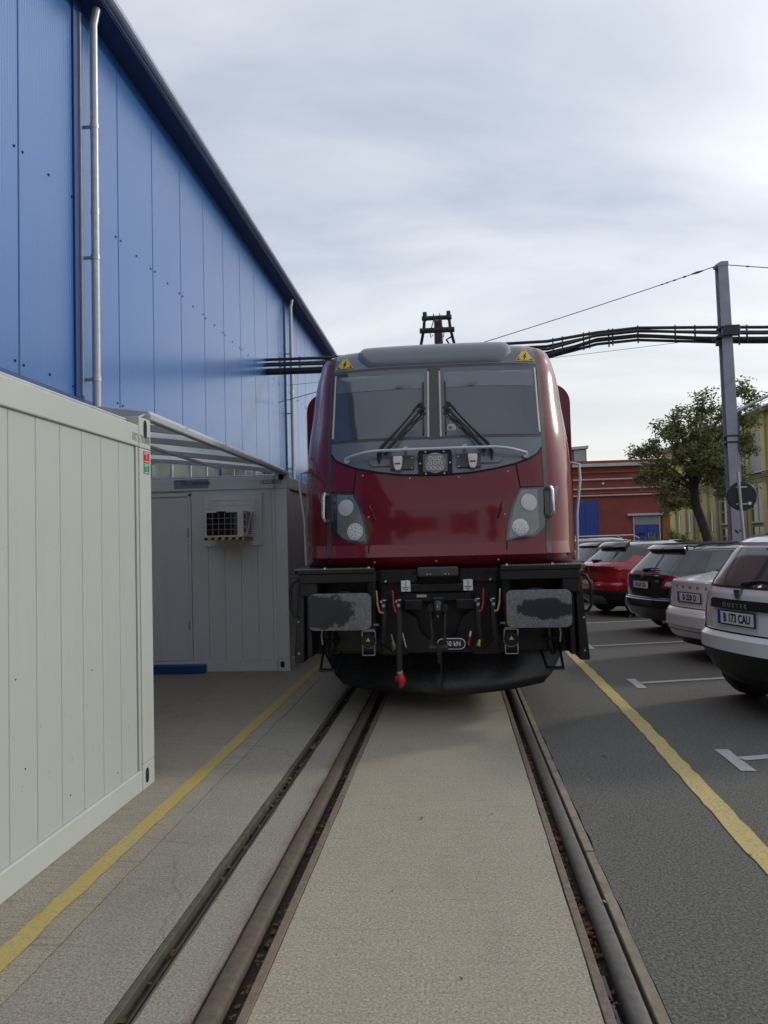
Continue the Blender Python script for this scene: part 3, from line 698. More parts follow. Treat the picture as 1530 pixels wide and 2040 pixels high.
def poly_rows(poly, nz):
    zs = [p[1] for p in poly]; z0, z1 = min(zs), max(zs)
    lv = sorted(set([z0 + (z1 - z0) * i / nz for i in range(nz + 1)] + zs)); rows = []
    lv = [z for i, z in enumerate(lv) if i == 0 or z - lv[i - 1] > 1e-4]
    for i, z in enumerate(lv):
        zz = z + (1e-5 if i == 0 else (-1e-5 if i == len(lv) - 1 else 0)); xs_ = []
        for (a, b), (c, d) in zip(poly, poly[1:] + poly[:1]):
            if abs(b - d) < 1e-9:
                if abs(b - z) < 1e-6: xs_ += [a, c]
            elif min(b, d) - 1e-9 <= zz <= max(b, d) + 1e-9: xs_.append(a + (c - a) * (zz - b) / (d - b))
        rows.append((z, min(xs_), max(xs_)))
    return rows
def patch(name, poly, off, mt, parent, fs=LF, nz=8, nx=8, skirt=.012, mirror=False, smooth=True):
    if mirror: poly = [(-a, b) for a, b in poly][::-1]
    rows = poly_rows(poly, nz); mb = MB(); grid = []
    for z, a, b in rows: grid.append([fs(a + (b - a) * j / nx, z, off) for j in range(nx + 1)])
    mb.quadstrip(grid)
    if skirt:
        loop = [(rows[0][0], rows[0][1] + (rows[0][2] - rows[0][1]) * j / nx) for j in range(nx + 1)] + [(z, b) for z, a, b in rows[1:]] + [(rows[-1][0], rows[-1][1] + (rows[-1][2] - rows[-1][1]) * j / nx) for j in range(nx - 1, -1, -1)] + [(z, a) for z, a, b in rows[-2:0:-1]]
        mb.quadstrip([[fs(x, z, off) for z, x in loop], [fs(x, z, off - skirt) for z, x in loop]], True)
    return mb.build(name, mt, parent, smooth, 0, 1, 50)
def seamline(name, pts, w, off, mt, parent, fs=LF, mirror=False, step=.05):
    if mirror: pts = [(-a, b) for a, b in pts]
    P_ = []
    for (a, b), (c, d) in zip(pts[:-1], pts[1:]):
        n = max(1, int(math.hypot(c - a, d - b) / step)); P_ += [(a + (c - a) * i / n, b + (d - b) * i / n) for i in range(n)]
    P_.append(pts[-1]); rows = []
    for i, (x, z) in enumerate(P_):
        q, r = P_[max(i - 1, 0)], P_[min(i + 1, len(P_) - 1)]; d = Vector((r[0] - q[0], r[1] - q[1])).normalized(); nx_, nz_ = d.y * w / 2, -d.x * w / 2
        rows.append([fs(x - nx_, z - nz_, off - .006), fs(x - nx_, z - nz_, off), fs(x + nx_, z + nz_, off), fs(x + nx_, z + nz_, off - .006)])
    return MB().quadstrip(rows).build(name, mt, parent, True, 0, 1, 40)
LX, LY = -.16, 6.83
loco = thing('locomotive', 'dark red electric locomotive with grey windscreen mask standing on the track', 'locomotive', (LX, LY, 0))
# cab shell
zr = [1.4, 1.41, 1.425, 1.44, 1.48, 1.52, 1.575, 1.635] + [1.68 + .04 * i for i in range(45)] + [3.48 + .02 * i for i in range(9)] + [3.66 + .01 * i for i in range(9)] + [3.745, 3.75, 3.755, 3.76, 3.765, 3.77]; rows = []
for z in zr:
    W = fW(z); row = []
    ts = [math.sin(math.pi / 2 * i / 36) for i in range(37)]
    xs_ = [-W * t for t in ts[::-1]] + [W * t for t in ts[1:]]
    yb_ = max(3.2, fz(z) + fD(z) + .05)
    row.append((xs_[0], yb_, z)); row += [(x, FSy(x, z) if abs(x) < W * .9999 else fz(z) + fD(z), z) for x in xs_]; row.append((xs_[-1], yb_, z)); rows.append(row)
shell = MB().quadstrip(rows).build('cab_shell', M['red'], loco, True, 0, 1, 60)
for e in shell.data.edges:
    za_, zb_ = (shell.data.vertices[i].co.z for i in e.vertices)
    if abs(za_ - zb_) < 1e-4 and (abs(za_ - 1.52) < .002 or abs(za_ - 1.635) < .002): e.use_edge_sharp = True
# main body and roof behind
def rrect(w, z0, z1, r, n=5):
    p = [(-w, z0), (w, z0)]
    for k in range(n + 1): a = math.pi / 2 * k / n; p.append((w - r + r * math.cos(a), z1 - r + r * math.sin(a)))
    for k in range(n + 1): a = math.pi / 2 + math.pi / 2 * k / n; p.append((-w + r + r * math.cos(a), z1 - r + r * math.sin(a)))
    return p
MB().prism(rrect(1.497, 1.36, 3.40, .22, 8), 1.9, 17.5, 'y').build('body', M['red'], loco, True, 0, 1, 40)
MB().prism(rrect(1.22, 3.35, 3.74, .28), 2.6, 17.5, 'y').build('roof', M['grey'], loco, True, 0, 1, 40)
MB().box(-1.3, 1.3, .9, 17.4, .55, 1.36).build('underframe', M['black'], loco)
for s in (-1, 1):
    for k, yv in enumerate((2.6, 5.3)):
        w_ = MB().lathe([(.02, -.07), (.30, -.07), (.56, -.05), (.625, -.06), (.655, -.04), (.635, .07), (.3, .05), (.02, .05)], 28, 'x', (s * .755, yv, .627)).build('wheel', M['black'], loco, True)
for yv in (2.6, 5.3): MB().tube([(-.7, yv, .627), (.7, yv, .627)], .085, 10).build('axle', M['black'], loco, True)
# grey hood, mask, seams
sm = [(1.042, 1.42), (1.045, 2.0), (1.046, 2.32), (1.05, 2.66), (1.062, 3.0), (1.074, 3.39), (1.068, 3.56), (1.055, 3.665), (1.03, 3.715), (.99, 3.745)]
for mr in (True, False): seamline('side_seam', sm, .045, .004, M['grey_lo'], loco, mirror=mr)
hood = patch('hood', [(-1.052, 3.465), (1.052, 3.465), (1.05, 3.56), (1.035, 3.665), (1.01, 3.715), (.95, 3.74), (.85, 3.758), (-.85, 3.758), (-.95, 3.74), (-1.01, 3.715), (-1.035, 3.665), (-1.05, 3.56)], .007, M['grey'], loco, LF, 12, 24)
# raised centre of the hood
mb = MB(); g_ = []
zz_ = [3.475, 3.50, 3.54, 3.60, 3.66, 3.69, 3.715, 3.735, 3.745, 3.753, 3.76, 3.767]
for i, z in enumerate(zz_):
    hw = .80 - max(0, (3.58 - z)) * 1.15
    row = []
    for j in range(33):
        x = -hw + 2 * hw * j / 32; e = min(1, (hw - abs(x)) / .07); b = min(1, (z - 3.475) / .05); p = LF(x, min(z, 3.767), .008 + .036 * (e * (2 - e)) * (b * (2 - b)))
        if z > 3.70: p.z += .0
        row.append(p)
    g_.append(row)
mb.quadstrip(g_).build('hood_bulge', M['grey'], hood, True, 0, 1, 80)
seamline('hood_groove', [(-1.05, 3.445), (1.05, 3.445)], .05, .005, M['grey_lo'], loco)
for mr in (True, False):
    P_ = patch('windscreen', [(.062, 2.668), (1.022, 2.672), (1.026, 3.432), (.062, 3.43)], .008, M['glass'], loco, LF, 8, 10, mirror=mr)
    patch('sun_blind', [(.10, 3.195), (1.0, 3.20), (1.008, 3.39), (.10, 3.375)], .0105, M['blind'], P_, LF, 3, 10, .002, mirror=mr)
    seamline('cream_edge', [(1.018, 2.70), (1.028, 3.415)], .016, .0115, M['cream'], loco, mirror=mr)
    seamline('cream_edge', [(.060, 2.665), (.058, 3.39)], .016, .0115, M['cream'], loco, mirror=mr)
patch('centre_pillar', [(-.05, 2.64), (.05, 2.64), (.05, 3.42), (-.05, 3.42)], .009, M['grey_lo'], loco, LF, 6, 2)
seamline('screen_seal', [(-1.03, 2.655), (1.03, 2.655)], .03, .006, M['grey_lo'], loco)
msk = [(0, 2.292), (.33, 2.305), (.56, 2.34), (.75, 2.382), (.89, 2.432), (.98, 2.485), (1.022, 2.545), (1.03, 2.642)]
mask = patch('mask', [(-a, b) for a, b in msk[::-1]] + msk[1:], .007, M['grey'], loco, LF, 12, 24)
seamline('mask_seam', [(-a, b - .008) for a, b in msk[:-1][::-1]] + [(a, b - .008) for a, b in msk[1:-1]], .014, .0085, M['hole'], loco)
# recessed boxes of the mask
for mr in (True, False):
    b = patch('wiper_housing', [(.20, 2.375), (.60, 2.385), (.635, 2.42), (.635, 2.50), (.60, 2.54), (.20, 2.54)], .022, M['grey'], mask, LF, 5, 8, .03, mr)
    patch('socket_plate', [(.205, 2.345), (.43, 2.345), (.43, 2.475), (.205, 2.475)], .030, M['grey_lo'], mask, LF, 2, 4, .03, mr)
    sgn = -1 if mr else 1
    y = FSy(.355, 2.41)
    sk = MB().prism([(sgn * .355 + q * .044, z) for q, z in ((-1, 2.475), (1, 2.475), (1, 2.44), (.8, 2.37), (.45, 2.342), (-.45, 2.342), (-.8, 2.37), (-1, 2.44))], y - .085, y - .02, 'y').build('socket', M['white'], mask, False, .008, 2)
    MB().box(sgn * .355 - .027, sgn * .355 + .027, y - .087, y - .0845, 2.395, 2.412).build('red_mark', M['sred'], sk)
    for q in (-.11, .0):
        for zq in (2.36, 2.46):
            MB().disc((sgn * (.31 + q + .02), FSy(.3, zq) - .032, zq), .007, 'y', 8).build('screw', M['bolt'], mask)
y = FSy(0, 2.4)
fr = MB().prism(rrect(.162, 2.285, 2.525, .03), y - .05, y + .02, 'y').build('centre_lamp_frame', M['black2'], mask, False, .006, 2)
ln = MB().box(-.115, .118, y - .056, y - .048, 2.318, 2.485).build('centre_lamp_lens', M['lens_grey'], fr)
MB().disc((0, y - .056, 2.40), .098, 'y', 22, .004).build('reflector', M['reflector'], fr)
for (r_, c_) in ((2.445, 3), (2.40, 3), (2.352, 4)):
    for k in range(c_): MB().lathe([(.012, -.002), (.017, -.0035), (.021, 0)], 10, 'y', ((k - (c_ - 1) / 2) * (.05 if c_ == 3 and r_ < 2.42 else .042), y - .0602, r_)).build('led', M['led'], fr)
for (x, z) in ((-.09, 2.508), (.085, 2.508), (-.09, 2.300), (.085, 2.300), (-.142, 2.40), (.142, 2.40)): MB().disc((x, y - .05, z), .009, 'y', 8, .005).build('screw', M['bolt'], fr)
# grab bar
pt = []
for i in range(25):
    x = -.868 + 1.736 * i / 24; t = abs(x) / .868; z = 2.535 - (.055 * max(0, (t - .62) / .38) ** 1.7)
    pt.append((x, FSy(x, z) - .11 + .05 * max(0, (t - .8) / .2), z))
gb = MB().tube([(pt[0][0] - .003, pt[0][1] + .0, pt[0][2] - .015)] + pt + [(pt[-1][0] + .003, pt[-1][1], pt[-1][2] - .015)], .0145, 10).build('grab_bar', M['silver'], loco, True)
for x in (-.285, .285):
    yq = FSy(x, 2.56); MB().tube([(x, yq + .01, 2.555), (x, yq - .11, 2.550)], .016, 8).tube([(x, yq - .012, 2.553), (x, yq - .002, 2.553)], .030, 12).build('bar_bracket', M['silver'], gb, True)
for x in (-.862, .862):
    yq = FSy(x, 2.46); MB().tube([(x, yq + .01, 2.455), (x, yq - .05, 2.458)], [.028, .024], 12).build('bar_foot', M['silver'], gb, True)
    MB().disc((x, yq - .05, 2.458), .012, 'y', 8, .006).build('screw', M['bolt'], gb)
# wipers
for s in (-1, 1):
    q = lambda x, z, o: tuple(LF(s * x, z, o))
    wb = [q(.535, 2.46, .05), q(.50, 2.53, .07)]
    wp_ = MB().tube([q(.535, 2.475, .06), q(.50, 2.545, .085), q(.34, 2.74, .05), q(.125, 3.005, .06)], [.018, .02, .011, .008], 8).build('wiper', M['rubber'], loco, True)
    MB().tube([q(.47, 2.47, .06), q(.44, 2.53, .08), q(.30, 2.70, .045), q(.115, 2.955, .055)], [.018, .018, .010, .008], 8).build('wiper_arm', M['rubber'], wp_, True)
    MB().tube([q(.42, 2.60, .03), q(.30, 2.72, .03), q(.105, 2.91, .04)], .005, 6).build('washer_tube', M['rubber'], wp_, True)
    MB().bar(q(.108, 2.69, .03), q(.110, 3.25, .03), .016, .022, (0, 1, 0)).build('wiper_blade', M['rubber'], wp_)
    MB().bar(q(.16, 2.985, .06), q(.095, 2.93, .05), .04, .02, (0, 1, 0)).build('blade_clip', M['rubber'], wp_)
    MB().tube([q(.535, 2.41, .03), q(.535, 2.50, .05)], [.006, .022], 8).build('wiper_pivot', M['rubber'], wp_, True)
    arc = [q(.21 - .02 * k, 2.91 + .035 * k - .004 * k * k * 1.1, .07) for k in range(6)]
    MB().tube(arc, .004, 6).build('washer_hose', M['rubber'], wp_, True)
# sticker behind the glass
cm = MB().lathe([(.0001, -.006), (.043, -.006), (.047, 0)], 20, 'y', tuple(LF(.162, 2.745, .010))).build('round_camera', M['lamp'], loco, True)
MB().disc(tuple(LF(.155, 2.75, .02)), .018, 'y', 12, .004).build('lens', M['lens_grey'], cm)
# high voltage triangles
for mr in (-1, 1):
    a = [(mr * x, z) for x, z in ((1.035, 3.492), (.835, 3.485), (.935, 3.645))]
    tr_ = patch('warning_triangle', a, .014, M['warn'], loco, LF, 8, 6, .008)
    c0 = Vector((sum(p[0] for p in a) / 3, sum(p[1] for p in a) / 3))
    ins = lambda k: [tuple(c0 + (Vector(p) - c0) * k) for p in a]
    o_, i_ = ins(.86), ins(.68); mb = MB()
    for k in range(3):
        l_ = (k + 1) % 3; mb.quadstrip([[LF(*o_[k], .0165), LF(*o_[l_], .0165)], [LF(*i_[k], .0165), LF(*i_[l_], .0165)]])
    mb.build('border', M['ink'], tr_)
    bolt_ = [(.008, .045), (-.022, -.004), (-.004, .000), (-.016, -.046), (-.004, -.030), (.020, .014), (.004, .010), (.020, .045)]
    mb = MB(); cx_, cz_ = c0; vs = [LF(cx_ + x, cz_ + z - .006, .0166) for x, z in bolt_]; mb.v = [tuple(v) for v in vs]; mb.f = [(0, 1, 2, 6, 7), (2, 3, 4, 5, 6)]
    mb.build('flash', M['ink'], tr_, False, 0, 1, 35, False)
# headlights
hl = [(.64, 1.645), (.82, 1.656), (.925, 1.69), (1.015, 1.775), (1.022, 2.146), (.792, 2.138), (.712, 1.99), (.665, 1.82)]
hi = [(.665, 1.668), (.82, 1.680), (.905, 1.71), (.955, 1.765), (.955, 2.128), (.80, 2.12), (.735, 1.985), (.69, 1.82)]
for mr in (True, False):
    sg = -1 if mr else 1
    h = patch('headlight', hl, .006, M['lens'], loco, LF, 12, 8, .012, mr)
    patch('lens_housing', hi, .008, M['lens_grey'], h, LF, 12, 8, .004, mr)
    for (x, z, k) in ((.866, 2.0, 'lamp'), (.777, 1.768, 'led')):
        c_ = LF(sg * x, z, .009); n_ = (LF(sg * x, z, .02) - c_).normalized(); u_ = n_.cross(Vector((0, 0, 1))).normalized(); v_ = u_.cross(n_)
        rw = [[c_ + (u_ * math.cos(a) + v_ * math.sin(a)) * r_ + n_ * t for a in [2 * math.pi * j / 24 for j in range(24)]] for r_, t in ((.082, 0), (.080, .004), (.055, .007), (.001, .009))]
        lp = MB().quadstrip(rw, True).build('lamp', M[k], h, True)
        if k == 'led':
            for ring, cnt in ((.024, 5), (.05, 10)):
                for j in range(cnt):
                    a = 2 * math.pi * j / cnt; cc = c_ + (u_ * math.cos(a) + v_ * math.sin(a)) * ring + n_ * .0085
                    MB().quadstrip([[cc + (u_ * math.cos(b) + v_ * math.sin(b)) * rr + n_ * tt for b in [2 * math.pi * q / 6 for q in range(6)]] for rr, tt in ((.0125, 0), (.009, .004), (.001, .001))], True).build('led', M['white'], lp)
    patch('side_lens', [(1.075, 1.85), (1.082, 2.15), (1.172, 2.158)], .006, M['lens'], h, LF, 8, 3, .012, mr)
    seamline('hatch_seam', [(.645, 1.44), (.645, 1.640), (.795, 2.14), (.765, 2.375)], .012, .003, M['hole'], loco, LF, mr)
    seamline('lamp_seam', [(.795, 2.149), (1.02, 2.157)], .008, .003, M['hole'], loco, LF, mr)
    hx = sg * 1.055
    p0, p1 = LF(hx, 2.135, 0), LF(hx, 1.875, 0); n_ = (LF(hx, 2.0, .1) - LF(hx, 2.0, 0))
    MB().tube([p0, p0 + n_ * .55, p0 + n_ * .75 - Vector((0, 0, .03)), p1 + n_ * .75 + Vector((0, 0, .03)), p1 + n_ * .55, p1], [.02, .02, .017, .017, .02, .02], 10).build('handle', M['steel'], loco, True)
    hp = [LF(sg * .63, 2.01, .01), LF(sg * .615, 1.98, .035), LF(sg * .585, 1.90, .035), LF(sg * .575, 1.865, .01)]
    MB().tube(hp, .010, 8).build('hatch_handle', M['red'], loco, True)
for (x, z) in ((-.70, 2.305), (-.243, 2.262), (.22, 2.262), (.685, 2.305), (-.643, 1.904), (.64, 1.895), (-.59, 1.475), (-.013, 1.475), (.563, 1.475)):
    MB().disc(tuple(LF(x, z, .001)), .008, 'y', 8, .006).build('bolt', M['bolt'], loco)
for s in (-1, 1):
    # handrails at the cab sides, side door cut-out
    MB().tube([(s * 1.47, 1.75, 2.42), (s * 1.53, 1.55, 2.42), (s * 1.535, 1.5, 2.38), (s * 1.52, 1.0, 2.15), (s * 1.36, .62, 1.46)] if False else [(s * 1.36, 1.56, 2.46), (s * 1.44, 1.50, 2.455), (s * 1.505, 1.48, 2.44), (s * 1.508, 1.47, 2.28), (s * 1.462, 1.46, 1.91), (s * 1.45, 1.45, 1.43)], .016, 8).build('handrail', M['silver'], loco, True)
# deck steps each side
for s in (-1, 1):
    d = MB().prism([(s * .56, .10), (s * 1.27, .10), (s * 1.315, .16), (s * 1.43, 1.5), (s * 1.2, 1.5), (s * .62, .42)], 1.385, 1.425, 'z').build('deck', M['black'], loco, False, .004)
    for k in range(34): MB().prism([(s * (.58 + .0215 * k), 1.425), (s * (.592 + .0215 * k), 1.425), (s * (.586 + .0215 * k), 1.437)], .112, .120, 'y').build('tooth', M['galv'], d)
    MB().box(min(s * .56, s * 1.26), max(s * .56, s * 1.26), .104, .20, 1.30, 1.383).build('deck_beam', M['black'], loco, False, .006)
    for x in (.62, 1.02): MB().disc((s * x, .108, 1.432), .012, 'y', 8).build('bolt', M['bolt'], d)
# front frame
MB().box(-1.24, 1.24, .50, .90, .62, 1.40).build('headstock', M['black'], loco, False, .01)
for a in (-.545, .20): MB().box(a, a + .35, .34, .50, 1.275, 1.40).build('bracket_plate', M['black2'], loco, False, .006)
MB().box(-.19, .19, .30, .50, 1.33, 1.42).build('centre_bracket', M['grey_lo'], loco, False, .012)
for x in (-.10, -.07, .07, .10): MB().disc((x, .299, 1.355), .006, 'y', 8).build('bolt', M['bolt'], loco)
for x in (-.49, -.29, .28, .48): MB().disc((x, .339, 1.295), .010, 'y', 8, .006).build('bolt', M['bolt'], loco)
for x in (-.24, .43): MB().box(x, x + .06, .335, .345, 1.35, 1.385).build('opening', M['hole'], loco)
MB().box(-.30, .26, .32, .50, 1.19, 1.265).build('cross_beam', M['black2'], loco, False, .008)
MB().box(-.34, .31, .36, .50, 1.10, 1.185).build('cross_beam', M['black'], loco, False, .008)
for a in (-.32, .16): MB().box(a, a + .17, .30, .36, 1.03, 1.12).build('spring_box', M['black2'], loco, False, .006)
fp = MB()
fp.prism([(-.36, 1.04), (-.21, .95), (-.17, .80), (-.08, .72), (.09, .72), (.16, .80), (.21, .95), (.34, 1.04), (.40, .74), (.30, .62), (-.30, .62), (-.40, .74)], .40, .44, 'y').build('coupling_plate', M['black'], loco, False, .006)
for a in (-.55, .30): MB().box(a, a + .25, .42, .50, .60, 1.28).build('gusset', M['black'], loco, False, .008)
# frame openings beside the buffers
for s in (-1, 1):
    MB().box(min(s * 1.10, s * 1.26), max(s * 1.10, s * 1.26), .12, .5, 1.18, 1.383).build('frame_bracket', M['black'], loco, False, .01)
    MB().box(min(s * .58, s * .66), max(s * .58, s * .66), .25, .5, .8, 1.30).build('frame_bracket', M['black'], loco, False, .01)
    MB().box(min(s * .76, s * .86), max(s * .76, s * .86), .49, .497, 1.29, 1.318).build('data_plate', M['tag'], loco)
MB().box(-.20, -.11, .318, .322, 1.142, 1.168).build('data_plate', M['tag'], loco)
# buffers
for s, mk in ((-1, 'buffer_l'), (1, 'buffer_r')):
    bf = MB().lathe([(.13, .06), (.13, .30), (.17, .31), (.17, .5)], 20, 'y', (s * .88, 0, 1.045)).build('buffer', M['black2'], loco, True)
    pr = rrect(.283, -.165, .165, .06, 6)
    pr = []
    for (sx, sz, a0) in ((1, 1, 0), (-1, 1, 90), (-1, -1, 180), (1, -1, 270)):
        for k in range(7):
            a = R(a0 + 15 * k); pr.append((sx * (.283 - .055) + .055 * math.cos(a), sz * (.165 - .055) + .055 * math.sin(a)))
    rw = [[(x * k_, yv, z * k_) for x, z in pr] for k_, yv in ((.98, .062), (1.0, .05), (1.0, .022), (.985, .010), (.6, .001), (.05, 0))]
    mb = MB().quadstrip(rw, True); mb.f.append(tuple(range(len(pr)))); e_ = len(mb.v) - len(pr); mb.f.append(tuple(range(e_, e_ + len(pr))))
    o = mb.build('buffer_plate', M[mk], bf, True, 0, 1, 40); o.location = (s * .88, 0, 1.045)
# side step boxes and grab irons
for s in (-1, 1):
    bx_ = lambda x0, x1: (min(s * x0, s * x1), max(s * x0, s * x1))
    a, b = bx_(1.20, 1.315)
    st_ = MB().prism([(s * 1.215, 1.40), (s * 1.27, 1.40), (s * 1.33, .575), (s * 1.24, .575)], .16, .58, 'y').build('side_step', M['black2'], loco, False, .008)
    MB().box(*bx_(1.17, 1.215), .2, .56, .62, 1.40).build('step_inner_plate', M['black'], st_, False, .005)
    for z in (.66, .95): MB().disc((s * 1.285, .158, z), .010, 'y', 8).build('bolt', M['galv'], st_)
    MB().tube([(s * 1.26, .17, 1.33), (s * 1.315, .14, 1.325), (s * 1.352, .14, 1.25), (s * 1.352, .14, 1.06), (s * 1.32, .14, 1.01), (s * 1.27, .17, 1.0)], .014, 8).build('grab_iron', M['black2'], loco, True)
    # shunter stirrup
    MB().tube([(s * 1.09, .42, .72), (s * 1.095, .18, .50), (s * .955, .18, .50), (s * .93, .42, .62)], .013, 8).build('stirrup', M['black2'], loco, True)
    MB().box(*bx_(.955, 1.095), .13, .23, .495, .512).build('stirrup_tread', M['black'], loco, False, .003)
    # sand pipe / springs cluster behind the buffers
    MB().tube([(s * 1.02, .45, .86), (s * 1.02, .42, .70), (s * 1.05, .45, .60)], .03, 8).tube([(s * .94, .40, .74), (s * 1.08, .40, .74)], .02, 8).build('sand_pipe', M['black2'], loco, True)
    MB().tube([(s * 1.09, .30, .86), (s * 1.10, .30, .80), (s * 1.09, .30, .72)], .008, 6).build('chain', M['galv'], loco, True)
    # multi-pin jumper sockets with yellow triangle
    j = MB().box(*bx_(.59, .70), .22, .34, .84, .865).build('jumper_bracket', M['tag'], loco, False, .003)
    MB().lathe([(.0001, .16), (.06, .16), (.066, .18), (.066, .34)], 18, 'y', (s * .645, 0, .765)).build('jumper_socket', M['black2'], j, True)
    MB().prism([(s * .645 - .019, .762), (s * .645 + .019, .762), (s * .645, .80)], .155, .159, 'y').build('triangle', M['warn'], j)
    MB().tube([(s * .645 - .028, .158, .776), (s * .645 - .028, .158, .78)], .004, 6).tube([(s * .585, .2, .85), (s * .582, .19, .74), (s * .62, .19, .70), (s * .66, .19, .70), (s * .70, .19, .72), (s * .705, .2, .85)], .007, 6).build('jumper_clip', M['galv'], j, True)
    MB().tube([(s * .59, .18, .72), (s * .59, .18, .635), (s * .70, .18, .635), (s * .70, .18, .72)], .006, 6).build('jumper_frame', M['galv'], j, True)
    MB().tube([(s * .58, .30, .90), (s * .53, .28, .87), (s * .52, .28, .80), (s * .56, .3, .78)], .009, 6).build('jumper_cable', M['rubber'], loco, True)
    MB().box(*bx_(.555, .60), .24, .26, .895, .912).build('data_plate', M['tag'], loco)
    # cocks and hoses
    for (x, k, lk) in ((.355, 'sred', .40), (.49, 'syel', .545)):
        X = s * x
        ck = MB().tube([(X, .40, 1.13), (X, .16, 1.125)], .034, 10).tube([(X, .12, 1.135), (X, .12, 1.05)], .034, 10).build('air_cock', M['black2'], loco, True)
        MB().disc((X, .118, 1.128), .026, 'z', 10, .012, 1).disc((X - .02, .084, 1.125), .013, 'y', 8, .01).build('cock_cap', M['steel'], ck, True)
        MB().disc((X, .084, 1.09), .016, 'y', 8, .008).build('cock_nut', M['galv'], ck, True)
        L_ = s * (lk if k == 'sred' else lk)
        MB().bar((L_ + s * .008, .10, 1.225), (L_, .10, 1.12), .012, .014).bar((L_ + s * .004, .10, 1.12), (L_ - s * .018, .10, 1.03), .020, .016).bar((L_ - s * .018, .10, 1.03), (L_ - s * .055, .10, 1.025), .016, .016).build('cock_lever', M[k], ck, False, .003)
        if s == -1 and k == 'sred':
            MB().tube([(X, .12, 1.06), (X + .003, .08, .9), (X - .002, .05, .7), (X - .004, .05, .51)], .029, 10).build('air_hose', M['rubber'], loco, True)
            MB().tube([(X, .05, .52), (X, .05, .49)], .026, 10).build('hose_ring', M['galv'], loco, True)
            MB().tube([(X, .05, .49), (X + .005, .05, .465), (X + .018, .05, .43), (X + .012, .05, .39), (X - .004, .05, .36)], [.026, .034, .036, .026, .008], 10).tube([(X - .01, .04, .47), (X - .036, .04, .455), (X - .032, .04, .425)], [.014, .010, .005], 8).build('hose_coupling', M['sred'], loco, True)
        else:
            MB().tube([(X, .12, 1.06), (X, .12, .9), (X + s * .02, .16, .76), (X - s * .06, .24, .68), (X - s * .10, .3, .72)], .029, 10).build('air_hose', M['rubber'], loco, True)
    # earth symbols
    X = -.300 if s == -1 else .275
    e = MB().box(X - .043, X + .043, .316, .320, 1.198, 1.300).build('earth_plate', M['paper'], loco)
    MB().box(X - .003, X + .003, .3135, .3162, 1.238, 1.292).box(X - .036, X + .036, .3135, .3162, 1.232, 1.2378).box(X - .021, X + .021, .3135, .3162, 1.216, 1.221).box(X - .008, X + .008, .3135, .3162, 1.203, 1.207).build('symbol', M['ink'], e)
for (a, b, k) in (((-.43, .12, .83), (-.40, .12, .72), 'galv'), ((-.335, .2, .83), (-.305, .2, .70), 'galv'), ((.285, .15, .84), (.26, .15, .72), 'sred')):
    MB().tube([a, b], .008, 6).build('release_handle', M[k], loco, True)
MB().tube([(.285, .148, .845), (.275, .148, .80)], .009, 6).build('handle_tip', M['paper'], loco, True)
MB().tube([(-.42, .14, .76), (-.40, .13, .70), (-.42, .14, .68)], [.012, .02, .008], 8).tube([(.36, .14, .77), (.345, .13, .72), (.37, .13, .71)], [.012, .024, .008], 8).build('brass_fitting', M['brass'], loco, True)
# hook and screw coupling
MB().box(-.06, .06, .28, .5, 1.0, 1.14).build('hook_guide', M['black2'], loco, False, .01)
MB().tube([(0, .3, 1.08), (0, .02, 1.08), (0, -.10, 1.11), (0, -.16, 1.06), (0, -.12, 1.0), (0, -.03, 1.0)], [.045, .045, .035, .028, .028, .02], 10).build('draw_hook', M['black2'], loco, True)
for s in (-1, 1):
    MB().lathe([(.0001, -.12), (.03, -.12), (.03, .02)], 12, 'y', (s * .062, 0, 1.075)).build('link_pin', M['black'], loco, True)
    MB().tube([(s * .058, -.09, 1.08), (s * .06, -.10, .93), (s * .052, -.11, .82), (s * .062, -.10, .73)], [.02, .014, .016, .02], 8).build('coupling_link', M['black2'], loco, True)
MB().tube([(-.08, -.11, .735), (.08, -.11, .735)], .03, 10).tube([(0, -.11, .77), (0, -.11, .67)], [.034, .028], 10).tube([(0, -.11, .70), (0, -.10, .60)], .016, 8).build('coupling_screw', M['black'], loco, True)
MB().tube([(.0, -.10, 1.13), (0, -.155, 1.09), (0, -.155, 1.0)], .006, 6).build('hook_edge', M['steel'], loco, True)
# 650 kN plate
pl = []
for k in range(9): a = math.pi / 2 - math.pi * k / 8; pl.append((.185 + .05 * math.cos(a), .733 + .05 * math.sin(a)))
for k in range(9): a = -math.pi / 2 - math.pi * k / 8; pl.append((.030 + .05 * math.cos(a), .733 + .05 * math.sin(a)))
kn = MB().prism(pl, .150, .156, 'y').build('force_plate', M['paper'], loco)
cx_ = sum(p[0] for p in pl) / len(pl)
MB().prism([(cx_ + (x - cx_) * .955, .733 + (z - .733) * .86) for x, z in pl], .147, .1503, 'y').build('plate_field', M['black'], kn)
text('650 kN', .062, M['paper'], kn, (.112, .1465, .733), (R(90), 0, 0), .85, bold=.001)
MB().box(-.02, .20, .156, .40, .71, .75).build('plate_bracket', M['black'], loco)
